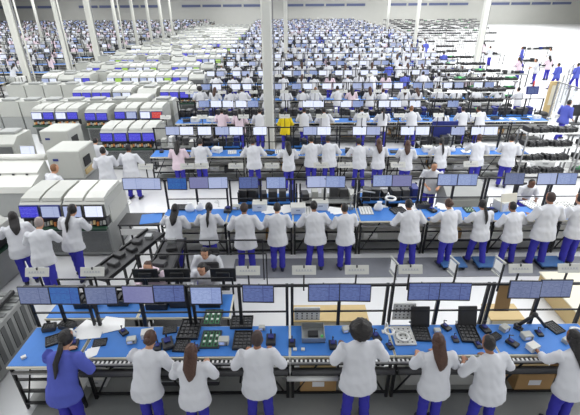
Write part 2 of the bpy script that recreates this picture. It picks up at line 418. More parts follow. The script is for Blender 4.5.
    out['eyes'] = ey.mesh('eyes'); out['mouth'] = mo.mesh('mouth')
    return out
def EH(e, h): return {'elbow': e, 'hand': h}
POSES = {
 'work':  dict(lean=.16, **EH(((.30, .14, 1.13), (.30, .14, 1.13)), ((.16, .42, 1.06), (.14, .44, 1.06)))),
 'reach': dict(lean=.30, side=.08, **EH(((.31, .26, 1.17), (.33, .18, 1.10)), ((.20, .56, 1.05), (.10, .42, 1.04)))),
 'wide':  dict(lean=.20, wide=1.1, side=-.06, stance=.15, **EH(((.37, .12, 1.12), (.37, .14, 1.12)), ((.20, .40, 1.05), (.18, .42, 1.06)))),
 'tall':  dict(lean=.10, wide=1.06, stance=.13, coatlen=.70, **EH(((.33, .06, 1.12), (.34, .08, 1.12)), ((.20, .36, 1.08), (.18, .38, 1.08)))),
 'step':  dict(lean=.24, side=.05, stance=.12, fy=(.12, -.16), **EH(((.32, .20, 1.14), (.30, .20, 1.14)), ((.16, .50, 1.05), (.16, .48, 1.05)))),
 'sit':   dict(lean=.28, seated=True, stance=.1, **EH(((.29, .22, 1.13), (.29, .22, 1.13)), ((.12, .46, 1.13), (.12, .46, 1.13)))),
 'walk':  dict(lean=.05, stance=.09, fy=(.28, -.26), **EH(((.27, .02, 1.10), (.27, -.02, 1.10)), ((.25, .22, .98), (.26, .16, .95)))),
}
VARIANTS = {  # pose, hair shape, hair material, coat, skin, words
 'a': ('work', 'short', 'hair_black', 'coat', 'skin_b', 'short black hair', 'working upright'),
 'b': ('reach', 'long', 'hair_black', 'coat', 'skin_a', 'long black hair', 'reaching over the bench'),
 'c': ('wide', 'short', 'hair_black', 'coat', 'skin_a', 'short black hair', 'standing wide with elbows out'),
 'd': ('tall', 'stubble', 'hair_stub', 'coat', 'skin_a', 'cropped hair', 'standing tall'),
 'e': ('step', 'tail', 'hair_black', 'coat', 'skin_b', 'a black ponytail', 'leaning with one foot back'),
 'f': ('work', 'long', 'hair_brown', 'coat', 'skin_b', 'long brown hair', 'working with head bowed'),
 'g': ('tall', 'afro', 'hair_black', 'coat', 'skin_c', 'round curly black hair', 'standing tall'),
 'h': ('reach', 'bun', 'hair_brown', 'coat', 'skin_b', 'brown hair pinned up', 'reaching over the bench'),
 'i': ('work', 'long', 'hair_black', 'coat_pink', 'skin_b', 'long black hair', 'working upright'),
 'j': ('wide', 'short', 'hair_light', 'coat', 'skin_b', 'auburn hair', 'standing wide with elbows out'),
 'k': ('step', 'stubble', 'hair_grey', 'coat', 'skin_b', 'thin grey hair', 'leaning with one foot back'),
 'l': ('reach', 'tail', 'hair_black', 'coat_blue', 'skin_b', 'a black ponytail', 'leaning over the bench'),
 'm': ('walk', 'short', 'hair_black', 'coat_blue', 'skin_a', 'short black hair', 'walking'),
 'n': ('sit', 'long', 'hair_black', 'coat', 'skin_b', 'long black hair', 'sitting bent over work'),
 'o': ('sit', 'short', 'hair_brown', 'coat_pink', 'skin_b', 'dark hair', 'sitting bent over work'),
 'r': ('sit', 'short', 'hair_black', 'coat', 'skin_c', 'short black hair', 'sitting'),
 'p': ('work', 'short', 'hair_black', 'coat_yellow', 'skin_b', 'short black hair', 'working upright'),
 'q': ('work', 'bun', 'hair_black', 'coat_pink', 'skin_a', 'black hair pinned up', 'working upright'),
}
COATWORD = {'coat': 'white coat', 'coat_pink': 'pale pink coat', 'coat_blue': 'blue coat', 'coat_yellow': 'yellow coat'}
HOLD = []      # prototypes, removed again at the end
def person_proto(v, hi):
    pose, hair, hm, coat, skin, _, _ = VARIANTS[v]
    P = person_parts(POSES[pose], hair, hm, coat, skin, hi)
    r = bpy.data.objects.new('person', P['body']); COL.objects.link(r); kids = []
    def add(n, me):
        o = bpy.data.objects.new(n, me); COL.objects.link(o); o.parent = r; kids.append(o)
    add('hair', P['hair']); add('coat', P['coat']); add('trousers', P['trousers'])
    for s in P['shoes']: add('shoe', s)
    if hi and pose == 'sit': add('eyes', P['eyes']); add('mouth', P['mouth'])
    CH[r.name] = kids; HOLD.append(r); HOLD.extend(kids); return r
def join_proto(root, name):
    """one mesh out of a thing and its parts (for far copies)"""
    mb = MB()
    def rec(o, T):
        T = T @ o.matrix_basis; me = o.data
        if me:
            mats = [mb.mi(m) for m in me.materials]; b0 = len(mb.v)
            for v in me.vertices: mb.v.append(T @ v.co)
            for p in me.polygons:
                mb.f.append(tuple(b0+i for i in p.vertices)); mb.m.append(mats[p.material_index]); mb.sm.append(p.use_smooth)
        for k in CH.get(o.name, []): rec(k, T)
    rec(root, Matrix()); return mb

# registry: far and near copies of the countable kinds
REG = []
def spawn(kind, var, loc, rz=0.0, sc=1.0, row=None, words='', tail=None, z=None, near=False, label=None, group=None, force=False):
    loc = Vector(loc)
    if not force and not inview(loc.x, loc.y, loc.z+.3): return
    if kind in ('person', 'storage_box', 'supply_shelf', 'storage_rack', 'placement_machine'):
        for o in S.objects:
            if o.name.startswith('column') and (o.location.x-loc.x)**2+(o.location.y-loc.y-(.4 if kind != 'person' else 0))**2 < (.5 if kind in ('person', 'storage_box') else 1.05)**2: return
    if kind == 'person':
        for e in REG:
            if e['kind'] == kind and (e['loc'].x-loc.x)**2+(e['loc'].y-loc.y)**2 < .3**2: return
    REG.append(dict(kind=kind, var=var, loc=loc, rz=rz, sc=sc, row=row, words=words, label=label, group=group, d=depth(loc.x, loc.y, loc.z)))

# ------------------------------------------------------------ prototypes of equipment
PROTO = {}      # (kind, var) -> builder returning root with CH
def P_(kind, var):
    def deco(f): PROTO[(kind, var)] = f; return f
    return deco
def kids(root, lst):
    for o in lst:
        if o.parent is None: o.parent = root
    CH[root.name] = [o for o in lst if o.parent == root]
    HOLD.append(root); HOLD.extend(lst); return root

def monitor_builder(scr, w=.49, h=.31):
    def f():
        r = MB().box((0, .012, 0), (w, .024, h), 'black_pl', bev=.005).box((0, .035, 0), (w*.6, .03, h*.6), 'black_pl', bev=.008).obj('monitor')
        s = MB().box((0, -.002, .006), (w-.03, .004, h-.038), scr).obj('screen')
        a = MB().box((0, .05, 0), (.11, .02, .11), 'black').tube([(0, .055, 0), (0, .10, .04), (0, .14, .10)], .012, 'black').obj('mounting_arm')
        return kids(r, [s, a])
    return f
for k in ('slate', 'blue', 'lilac', 'work', 'pale', 'sky', 'white', 'violet', 'red', 'green'): PROTO[('monitor', k)] = monitor_builder('scr_'+k)
SCRWORD = dict(slate='dull slate screen', blue='deep blue desktop screen', lilac='plain lilac screen', work='dark blue figures screen', pale='pale blue screen', sky='sky blue screen', white='white screen', violet='violet-blue screen', red='red screen', green='lime green screen')

def bench_builder(W, D, under, rail):
    """bench: worker stands at -y; origin at floor below front centre"""
    def f():
        r = empty('workbench'); L = []
        L.append(MB().box((0, D/2, .925), (W-.01, D, .04), 'cream', bev=.006).obj('worktop'))
        L.append(MB().box((0, D/2, .949), (W-.04, D-.04, .008), 'blue_mat').obj('blue_mat'))
        for x in (-W/2+.04, W/2-.04):
            L.append(MB().box((x, .05, .4525), (.045, .045, .905), 'black').obj('leg'))
            L.append(MB().box((x, D+.02, .88), (.045, .045, 1.76), 'black').obj('post'))
        L.append(MB().box((0, D+.02, .88), (.05, .05, 1.76), 'black').obj('post'))
        L.append(MB().box((0, D+.02, 1.735), (W, .035, .035), 'black').obj('top_bar'))
        L.append(MB().box((0, D+.02, 1.22), (W-.1, .022, .022), 'black').obj('cross_bar'))
        sh = MB()
        if not rail: sh.box((0, D*.55, .33), (W-.1, D*.8, .03), 'white').box((0, .07, .36), (W-.08, .03, .05), 'black')
        else: sh.box((0, D*.5, .33), (.03, D*.8, .03), 'black').box((0, .07, .52), (W-.08, .03, .03), 'black')
        sh.box((0, D-.02, .5), (W-.1, .015, .32), 'white')
        sh.box((0, .3, .10), (W-.1, .5, .03), 'machine_grey').box((0, .04, .13), (W-.08, .03, .04), 'black')
        for z in (.48, .76): sh.box((0, .30, z), (W-.08, .025, .025), 'black')
        L.append(sh.obj('lower_shelf'))
        L.append(MB().box((0, .06, .62), (W-.08, .03, .03), 'black').box((0, .03, .80), (W-.08, .04, .03), 'alu').obj('cross_bar'))
        if under:
            for sx in (-1, 1): L.append(MB().tube([(sx*(W/2-.09), .05, .12), (sx*(W/2-.5), .06, .88)], .016, 'black').obj('brace'))
        if rail:
            q = MB().box((0, -.06, .90), (W-.01, .09, .035), 'black').box((0, -.105, .93), (W-.01, .015, .03), 'alu')
            for i in range(int(W/.065)): q.box((-W/2+.04+i*.065, -.055, .922), (.03, .05, .014), 'white', bev=.004)
            L.append(q.obj('roller_rail'))
            L.append(MB().tube([(-W/2+.03, -.13, .78), (W/2-.03, -.13, .78)], .045, 'dark', 12).box((0, -.10, .70), (W-.02, .04, .03), 'black').obj('belt_roller'))
        return kids(r, L)
    return f
PROTO[('workbench', 'rail')] = bench_builder(1.565, .66, True, True)
PROTO[('workbench', 'plain')] = bench_builder(1.60, .72, True, False)
def sign():
    r = MB().box((0, 0, 0), (.36, .012, .14), 'hood', bev=.004, rx=-.5).obj('station_sign')
    tx = MB()
    for i in range(6): tx.box((-.11+i*.042, -.0068, .004), (.022, .003, .022), 'sign_ink', rx=-.5)
    tx.box((0, -.0062-.006, -.012), (.25, .003, .006), 'sign_ink', rx=-.5)
    ps = MB().box((0, .02, -.165), (.022, .022, .46), 'black').obj('post')
    return kids(r, [tx.obj('lettering'), ps])
PROTO[('station_sign', '')] = sign

def box_open(m_out, w, d, h, fill=None):
    b = MB(); t = .012
    b.box((0, 0, t/2), (w, d, t), m_out)
    for sx in (-1, 1): b.box((sx*(w/2-t/2), 0, h/2), (t, d, h), m_out)
    for sy in (-1, 1): b.box((0, sy*(d/2-t/2), h/2), (w-2*t, t, h), m_out)
    if fill: fill(b)
    return b
@P_('parts_tray', 'black')
def _():
    def fill(b):
        q = random.Random(3)
        for i in range(5):
            for j in range(4): b.box((-.13+i*.065, -.09+j*.06, .02), (.045, .04, .02), 'dark')
    return kids(box_open('black_pl', .36, .28, .04, fill).obj('parts_tray'), [])
@P_('parts_tray', 'boards')
def _():
    r = box_open('dark', .30, .36, .03).obj('parts_tray'); L = []
    for i in range(3):
        q = MB().box((-.09+i*.09, 0, .022), (.07, .31, .012), 'green')
        for j in range(5): q.box((-.09+i*.09, -.12+j*.06, .034), (.034, .03, .014), 'white' if j % 2 else 'black_pl')
        L.append(q.obj('circuit_board'))
    return kids(r, L)
@P_('parts_tray', 'white')
def _():
    def fill(b):
        for i in range(4):
            for j in range(5): b.ball((-.11+i*.073, -.14+j*.07, .018), (.014, .014, .006), 'dark', 8, 4)
    return kids(box_open('white', .32, .40, .025, lambda b: fill(b)).obj('parts_tray'), [])
@P_('storage_box', 'white')
def _():
    r = MB().box((0, 0, .09), (.36, .28, .18), 'white', bev=.012).box((0, -.142, .12), (.1, .006, .03), 'steel').obj('storage_box')
    return kids(r, [MB().box((0, 0, .19), (.37, .29, .02), 'hood', bev=.006).obj('lid')])
@P_('storage_box', 'cardboard')
def _():
    r = MB().box((0, 0, .13), (.42, .32, .26), 'cardboard', bev=.004).obj('storage_box')
    return kids(r, [MB().box((0, 0, .262), (.42, .05, .003), 'beige').box((0, -.1615, .14), (.14, .002, .08), 'paper').obj('tape_and_label')])
@P_('storage_box', 'dark')
def _():
    def fill(b):
        for i in range(4): b.box((-.12+i*.08, 0, .10), (.06, .2, .08), 'black_pl', bev=.01)
    return kids(box_open('dark', .38, .28, .15, fill).obj('storage_box'), [])
@P_('paper_sheets', '')
def _():
    b = MB()
    for i, (x, y, a) in enumerate(((0, 0, .1), (.05, .03, -.2), (-.03, -.04, .3))): b.box((x, y, .003+i*.003), (.22, .30, .002), 'paper', rz=a)
    return kids(b.obj('paper_sheets'), [])
@P_('test_fixture', '')
def _():
    r = MB().box((0, 0, .03), (.15, .22, .06), 'black_pl', bev=.01).obj('test_fixture')
    a = MB().box((0, .03, .075), (.09, .10, .03), 'navy', bev=.01).tube([(0, .07, .07), (0, .09, .16), (0, .02, .20)], .012, 'dark').obj('clamp_arm')
    return kids(r, [a])
@P_('bench_instrument', '')
def _():
    r = MB().box((0, 0, .06), (.20, .16, .12), 'machine', bev=.012).obj('bench_instrument')
    a = MB().box((-.03, -.083, .07), (.10, .006, .06), 'scr_sky').obj('display')
    k = MB()
    for i in range(3): k.ball((.06, -.085, .03+i*.03), .010, 'black_pl', 8, 5)
    return kids(r, [a, k.obj('knobs')])
@P_('cable_reel', '')
def _():
    r = MB().torus((0, 0, .012), .085, .022, 'white', 28, 6, .5).torus((0, 0, .016), .10, .012, 'steel', 28, 6, .6).obj('cable_reel')
    return kids(r, [])
@P_('task_lamp', '')
def _():
    r = MB().tube([(0, 0, 0), (0, -.01, .22), (0, -.12, .36), (0, -.24, .34)], .009, 'white').box((0, 0, .012), (.09, .09, .024), 'white', bev=.006).obj('magnifier_lamp')
    return kids(r, [MB().torus((0, -.32, .335), .085, .020, 'white', 24, 8).obj('lamp_ring')])
@P_('fabric_bag', '')
def _():
    r = MB().loft([((0, 0, 0), .09, .07), ((0, 0, .06), .12, .09), ((.01, 0, .14), .10, .07), ((.02, 0, .19), .05, .03), ((.02, 0, .23), .07, .04)], 'paper', 12).obj('plastic_bag')
    return kids(r, [])
def machine_builder(s1, s2, style=0):
    """surface-mount machine, 1.0 m wide, front at y=0"""
    def f():
        r = empty('placement_machine'); L = []
        W = 1.0
        L.append(MB().box((0, .72, .44), (W-.02, 1.36, .80), 'machine_grey', bev=.02).box((0, .05, .42), (W-.1, .02, .58), 'machine_dark').box((0, .70, .03), (W-.1, 1.2, .06), 'black').obj('base_cabinet'))
        L.append(MB().box((0, -.03, .84), (W-.01, .13, .07), 'dgreen', bev=.01).obj('feeder_rail'))
        q = MB().box((0, .16, .96), (W-.06, .20, .22), 'black_pl')
        for i in range(12): q.box((-.43+i*.078, .05, .93+.02*(i % 3)), (.045, .08, .10), ('beige', 'orange', 'steel', 'machine')[i % 4], rx=-.3)
        L.append(q.obj('feeder_bank'))
        up = MB().prism([(.10, 1.10), (.10, 1.42), (.22, 1.50), (1.38, 1.50), (1.38, .84), (.28, .84), (.28, 1.06)], -W/2+.01, W/2-.01, 'machine')
        L.append(up.obj('upper_body'))
        for sx in (-1, 1):
            h = MB().prism([(.16, 1.48), (.20, 1.55), (.50, 1.60), (1.15, 1.60), (1.22, 1.48)], sx*.25-.22, sx*.25+.22, 'hood' if style else 'machine')
            L.append(h.obj('hood'))
            sc = s1 if sx < 0 else s2
            m = MB().box((sx*.25, .03, 1.27), (.46, .03, .32), 'navy' if style == 0 else 'black_pl', rx=-.16, bev=.006).obj('display')
            s = MB().box((sx*.25, .010, 1.275), (.41, .006, .26), 'scr_'+sc, rx=-.16).obj('screen'); s.parent = m
            CH[m.name] = [s]; HOLD.append(s); L.append(m)
        L.append(MB().box((W/2-.012, .75, 1.05), (.02, .9, .5), 'machine', bev=.006).obj('side_panel'))
        return kids(r, L)
    return f
MV = {'bw': ('violet', 'pale'), 'ww': ('pale', 'white'), 'bb': ('violet', 'violet'), 'wb': ('white', 'violet'), 'wr': ('white', 'red'), 'bg': ('violet', 'green'), 'wg': ('white', 'green')}
for k, (a, b_) in MV.items(): PROTO[('placement_machine', k)] = machine_builder(a, b_, 1 if k == 'ww' else 0)
@P_('placement_machine', 'plain')
def _():
    r = empty('placement_machine'); L = []
    L.append(MB().box((0, .6, .42), (.98, 1.1, .84), 'machine_grey', bev=.02).obj('base_cabinet'))
    L.append(MB().prism([(.05, .84), (.05, 1.35), (.35, 1.55), (1.15, 1.55), (1.15, .84)], -.49, .49, 'machine').obj('upper_body'))
    L.append(MB().box((0, .03, 1.12), (.8, .03, .30), 'machine_dark', bev=.01).obj('viewing_window'))
    L.append(MB().box((0, .8, 1.60), (.6, .5, .1), 'machine_grey', bev=.02).obj('hood'))
    return kids(r, L)
def rack_builder(W, n, H):
    def f():
        r = empty('storage_rack'); L = []
        for sx in (-1, 1):
            for y in (.03, .57): L.append(MB().box((sx*(W/2-.02), y, H/2), (.04, .04, H), 'alu').obj('upright'))
        for i in range(n): L.append(MB().box((0, .30, .25+i*(H-.3)/(n-1)), (W-.02, .58, .03), 'white', bev=.005).obj('shelf'))
        return kids(r, L)
    return f
PROTO[('storage_rack', 'wide')] = rack_builder(1.8, 4, 1.75)
PROTO[('storage_rack', 'narrow')] = rack_builder(1.3, 4, 1.6)
@P_('component_bundle', 'black')
def _():
    b = MB(); q = random.Random(5)
    for i in range(7): b.box((-.36+i*.12+q.uniform(-.01, .01), q.uniform(-.04, .04), .07+q.uniform(-.01, .02)), (.10, .36, .13+q.uniform(0, .05)), 'black_pl', rz=q.uniform(-.2, .2), bev=.02)
    for i in range(3): b.box((-.25+i*.25, -.1, .17), (.06, .08, .05), 'dark', bev=.01)
    return kids(b.obj('component_bundle'), [])
@P_('component_bundle', 'green')
def _():
    b = MB().box((0, 0, .06), (.7, .36, .12), 'black_pl', bev=.02)
    for i in range(3): b.box((-.2+i*.2, -.02, .15), (.16, .24, .07), 'bgreen' if i == 1 else 'green', bev=.01)
    return kids(b.obj('component_bundle'), [])
def supply_builder(mix):
    def f():
        r = empty('supply_shelf'); L = []; q = random.Random(len(mix)+11)
        L.append(MB().box((0, .3, .92), (1.56, .6, .03), 'machine_grey' if mix != 'blue' else 'blue_mat').box((0, .3, .45), (1.5, .56, .03), 'machine_grey').obj('shelf'))
        for sx in (-1, 1):
            for y in (.03, .57): L.append(MB().box((sx*.76, y, .62), (.04, .04, 1.24), 'black').obj('upright'))
        g_ = MB().box((0, .59, .66), (1.5, .012, .44), 'machine_dark')
        cols = {'pale': ('white', 'machine', 'steel', 'hood', 'dark', 'cream'), 'dark': ('black_pl', 'dark', 'black_pl', 'machine_grey', 'dark', 'white'), 'mixed': ('white', 'black_pl', 'machine', 'dark', 'white', 'cardboard'), 'blue': ('navy', 'black_pl', 'white', 'dark', 'blue_mat', 'white')}[mix]
        for z, n in ((.935, 6), (.465, 5)):
            for i in range(n):
                h = q.uniform(.10, .34); g_.box((-.64+i*1.28/(n-1), .28+q.uniform(-.1, .1), z+h/2), (q.uniform(.14, .24), q.uniform(.2, .4), h), q.choice(cols), rz=q.uniform(-.2, .2), bev=.008)
        o = g_.obj('stored_goods'); L.append(o)
        return kids(r, L)
    return f
for k in ('dark', 'mixed', 'blue', 'pale'): PROTO[('supply_shelf', k)] = supply_builder(k)
@P_('office_chair', '')
def _():
    r = empty('work_stool'); L = []
    L.append(MB().box((0, 0, .50), (.42, .40, .07), 'black_pl', bev=.03).obj('seat'))
    L.append(MB().box((0, -.20, .78), (.38, .05, .34), 'black_pl', bev=.03, rx=.1).box((0, -.19, .58), (.05, .03, .2), 'black').obj('backrest'))
    L.append(MB().tube([(0, 0, .06), (0, 0, .48)], .025, 'steel', 8).obj('pillar'))
    q = MB()
    for i in range(5):
        a = i*2*PI/5; q.tube([(0, 0, .09), (math.cos(a)*.27, math.sin(a)*.27, .05)], .018, 'black'); q.ball((math.cos(a)*.27, math.sin(a)*.27, .028), .028, 'black', 8, 5)
    L.append(q.obj('star_base'))
    return kids(r, L)

# ------------------------------------------------------------ rows of benches
def mon(px, py, Y, scr, row, tilt=0):
    p = gp(px, py, Y=Y); spawn('monitor', scr, p, rz=rnd.uniform(-.04, .04), row=row)
ROWY = [5.05, 9.3, 13.9, 18.1, 22.4]
while ROWY[-1] < 104: ROWY.append(ROWY[-1]+4.45)
# row 1
R1 = [(34, 296, 'slate'), (64, 296, 'blue'), (101, 296, 'slate'), (138, 295, 'lilac'), (169, 294, 'work'), (206, 296, 'sky'), (258, 294, 'work'), (324, 293, 'work'), (355, 293, 'work'), (424, 292, 'work'), (455, 292, 'work'), (525, 290, 'slate'), (556, 289, 'slate')]
for px, py, s in R1: mon(px, py, 4.93, s, 1)
spawn('workbench', 'plain', (-3.66, 4.20, 0), sc=(.60, 1.15, 1), row=1)
for X in (-2.365, -.80, .765, 2.33, 3.895, 5.46): spawn('workbench', 'rail' if X > -3 else 'plain', (X, 4.36, 0), row=1)
spawn('workbench', 'rail', (7.025, 4.36, 0), row=1, force=True)
R2 = [(132.5, 184, 'pale'), (151, 184, 'pale'), (177, 184, 'blue'), (199, 183, 'lilac'), (218, 183, 'pale'), (248.5, 183, 'work'), (276, 183, 'sky'), (316.5, 182, 'pale'), (335.5, 182, 'sky'), (382.5, 181, 'sky'), (402, 181, 'lilac'), (447.5, 180, 'sky'), (467.5, 180, 'sky'), (514.5, 179, 'slate'), (547, 179, 'pale'), (567, 179, 'sky')]
for px, py, s in R2: mon(px, py, 9.18, s, 2)
for i in range(-2, 6): spawn('workbench', 'plain', (.87+1.6*i, 8.48, 0), row=2)
R3 = [172.5, 186.5, 204.5, 222, 236, 260, 310, 324, 359.5, 373.5, 407.5, 422.5, 458, 478, 491]
for i, px in enumerate(R3): mon(px, 131, 13.78, 'white' if i % 3 else 'pale', 3)
for i in range(-3, 5): spawn('workbench', 'plain', (.9+1.62*i, 13.08, 0), row=3)
R4 = [204, 216, 228, 241, 253, 308, 318.5, 346, 358, 384, 396, 415, 453]
for i, px in enumerate(R4): mon(px, 104, 17.98, 'white' if i % 4 else 'sky', 4)
for i in range(-3, 7): spawn('workbench', 'plain', (.7+1.62*i, 17.28, 0), row=4)
def right_edge(Y): return 10.5+.05*Y if Y < 50 else 16
for ri in range(5, len(ROWY)+1):
    Y = ROWY[ri-1]; x0 = -5.0-.03*(Y-20)+rnd.uniform(-.3, .3); x1 = right_edge(Y)
    X = x0+.8
    while X < x1:
        spawn('workbench', 'plain', (X, Y-.82, 0), row=ri)
        for s in (-.30, .30):
            if rnd.random() < .88: spawn('monitor', rnd.choice(('white', 'white', 'white', 'pale', 'sky', 'white')), (X+s, Y-.13, 1.56), rz=rnd.uniform(-.08, .08), row=ri)
        if rnd.random() < .45: spawn('station_sign', '', (X+.35, Y-.08, 2.12), row=ri)
        X += 1.62+(rnd.random() < .06)*1.6
# far left benches, beyond the column line
for ri in range(5, len(ROWY)+1):
    Y = ROWY[ri-1]+1.2; X = -18.9-rnd.random()
    while X > -.72*depth(0, Y, 1)-1:
        spawn('workbench', 'plain', (X, Y-.82, 0), row=ri)
        if rnd.random() < .7: spawn('monitor', rnd.choice(('white', 'pale', 'sky')), (X-.3, Y-.13, 1.56), row=ri)
        X -= 1.62+(rnd.random() < .2)*1.6

# signs standing on the bars
for row, Y, z, xs in ((1, 4.99, 2.06, ((36, 269), (91, 267), (248, 270), (304, 269), (357, 268), (411, 266), (522, 264), (572, 262))),
                      (2, 9.22, 2.10, ((145, 163), (188, 168), (202, 175), (236, 168), (272, 166), (321, 165), (345, 166), (398, 165), (470, 168)))):
    for px, py in xs:
        p = gp(px, py, Y=Y); spawn('station_sign', '', (p.x, Y, z), row=row)
for ri in (3, 4):
    for k in range(9): spawn('station_sign', '', (-4.3+k*1.35+rnd.uniform(-.1, .1), ROWY[ri-1]-.06, 2.12), row=ri)
# people: (pixel of head top, variant, distance of feet, turn, size)
def folk(px, Y, v, row, rz=0, sc=1.0, z=0.0, hz=1.66, extra=''):
    q = gp(px, 200, Y=Y); d = depth(0, Y+.12, hz)
    X = (px-290)*d/FPX
    spawn('person', v, (X, Y, z), rz=rz, sc=sc, row=row, words=extra)
for a in ((51, 3.84, 'l', 1, -.08, 1.02), (138, 3.92, 'h', 1, -.1, .97), (188, 3.80, 'f', 1, .0, .95), (256, 3.98, 'd', 1, 0, 1.0), (360, 4.0, 'g', 1, .05, 1.07), (440, 3.92, 'f', 1, 0, .97), (497, 3.85, 'c', 1, .12, .97), (583, 3.9, 'b', 1, .1, .95)): folk(*a)
for a in ((170, 7.95, 'b', 2, .0, .94), (206, 8.0, 'e', 2, .0, .95), (244, 7.75, 'd', 2, 0, 1.04), (277, 7.85, 'a', 2, 0, 1.0), (316, 7.9, 'c', 2, 0, 1.0), (347, 7.9, 'a', 2, .25, .97), (413, 7.95, 'c', 2, .1, 1.0), (453, 8.0, 'h', 2, .2, .97), (486, 8.05, 'e', 2, .1, .95), (519, 8.0, 'c', 2, .15, .94), (550, 7.95, 'd', 2, .0, 1.1), (583, 8.0, 'a', 2, .1, 1.06)): folk(*a)
for a in ((177, 12.55, 'i', 3, .0, .97), (200, 12.6, 'a', 3, 0, 1.0), (254, 12.5, 'c', 3, .0, 1.02), (289, 12.4, 'b', 3, .3, .96), (312, 12.6, 'a', 3, .0, 1.04), (330, 12.6, 'c', 3, 0, 1.04), (361, 12.5, 'c', 3, 0, 1.0), (380, 12.45, 'f', 3, 0, 1.0), (408, 12.35, 'f', 3, -.2, .98), (443, 12.5, 'e', 3, .0, .99), (480, 12.6, 'h', 3, -.1, 1.03), (511, 12.5, 'a', 3, -.5, 1.05)): folk(*a)
for a in ((240, 16.6, 'i', 4, 0, 1.0), (260, 16.7, 'a', 4, 0, 1.0), (286, 16.4, 'p', 4, 0, .96), (305, 16.8, 'a', 4, 0, 1), (326, 16.7, 'c', 4, 0, 1), (363, 16.8, 'a', 4, 0, 1.02), (384, 16.7, 'e', 4, 0, 1.), (414, 16.8, 'j', 4, 0, 1.02), (444, 16.4, 'e', 4, 0, .98), (465, 16.8, 'a', 4, 0, 1), (483, 16.8, 'c', 4, .3, 1), (222, 17.0, 'q', 4, 0, .96)): folk(*a)
pool = 'aaacccdeeffghjab'
for ri in range(5, len(ROWY)+1):
    Y = ROWY[ri-1]; X = -5.2-.03*(Y-20)
    while X < right_edge(Y):
        X += rnd.uniform(.62, 1.25)
        v = rnd.choice(pool)
        t = rnd.random()
        if t < .05: v = 'i'
        elif t < .08: v = 'm'
        elif t < .12 and ri > 14: v = 'q'
        if ri > 18 and X < 4 and rnd.random() < .5: v = 'q'
        spawn('person', v, (X, Y-1.25+rnd.uniform(-.12, .12), 0), rz=rnd.uniform(-.3, .3), sc=rnd.uniform(.94, 1.05), row=ri)
    X = -18.5
    while X > -.72*depth(0, Y, 1)-1:
        X -= rnd.uniform(.8, 2.2)
        spawn('person', rnd.choice('aeiqibcfi'), (X, Y+.0+rnd.uniform(-.12, .12), 0), rz=rnd.uniform(-.6, .6), sc=rnd.uniform(.94, 1.05), row=ri)
# at the machines on the left
for px, Y, v, rz, sc in ((12, 7.45, 'b', .6, 1.0), (35, 7.1, 'k', .2, 1.03), (66, 7.65, 'e', -.1, 1.04), (50, 10.15, 'j', -.5, 1.04), (104, 11.5, 'a', .3, 1.06), (128, 11.8, 'c', -.1, 1.04), (94, 12.9, 'a', 0, .98)):
    d = depth(0, Y+.1, 1.66); spawn('person', v, ((px-290)*d/FPX, Y, 0), rz=rz, sc=sc, row='machines')
# seated, facing this way behind the first row
for px, py, v in ((149, 270, 'o'), (205, 256, 'n'), (204, 272, 'n')):
    p = gp(px, py, z=1.08); spawn('person', v, (p.x, p.y+.30, 0), rz=PI+rnd.uniform(-.2, .2), sc=1, row='seated')
    spawn('office_chair', '', (p.x, p.y+.30, 0), rz=PI, row='seated')
spawn('person', 'r', (gp(530, 180, Y=10.35).x, 10.5, 0), rz=PI, row='facing')
spawn('office_chair', '', (gp(530, 180, Y=10.35).x, 10.5, 0), rz=PI, row='facing')
spawn('person', 'a', (gp(431, 180, Y=10.6).x, 10.6, 0), rz=PI-.2, row='facing')
# visitors in blue on the right
for px, py, v, rz in ((557, 140, 'm', -1.2), (553, 90, 'm', .4), (572, 90, 'm', .2), (519, 67, 'm', 1.2), (548, 69, 'a', .8), (424, 59, 'm', 0), (441, 74, 'm', 0), (533, 84, 'a', 1), (516, 82, 'i', .5), (545, 80, 'i', 0), (482, 60, 'i', .3), (488, 66, 'a', .3), (478, 72, 'c', 0)):
    p = gp(px, py, z=0); spawn('person', v, (p.x, p.y, 0), rz=rz, sc=1.05, row='right aisle')
# ------------------------------------------------------------ machines on the left
def mach(X, Y, v, row): spawn('placement_machine', v, (X, Y, 0), row=row)
mach(-5.88, 8.45, 'bw', 1); mach(-4.86, 8.45, 'ww', 1)
mach(-10.9, 13.3, 'bb', 2); mach(-9.9, 13.3, 'plain', 2); mach(-6.4, 14.3, 'bb', 2); mach(-5.37, 14.3, 'bb', 2)
mach(-10.7, 17.5, 'wb', 3); mach(-9.66, 17.5, 'wb', 3); mach(-8.3, 17.3, 'bb', 3); mach(-7.1, 17.5, 'bw', 3); mach(-6.0, 17.5, 'wr', 3)
Ym = 21.7; r = 4
for X, v in ((-10.9, 'bb'), (-9.88, 'bb'), (-8.8, 'ww'), (-7.5, 'plain'), (-6.3, 'bb'), (-5.27, 'bw')): mach(X, Ym, v, r)
r = 5; Ym = 26.3
while Ym < 78:
    X = -5.6-.03*(Ym-20); lim = -15.5
    while X > lim:
        mach(X, Ym, rnd.choice(('ww', 'ww', 'bw', 'wb', 'bb', 'plain', 'plain', 'wg', 'bg', 'ww')), r)
        X -= 1.03+(rnd.random() < .15)*1.0
    Ym += 4.4; r += 1
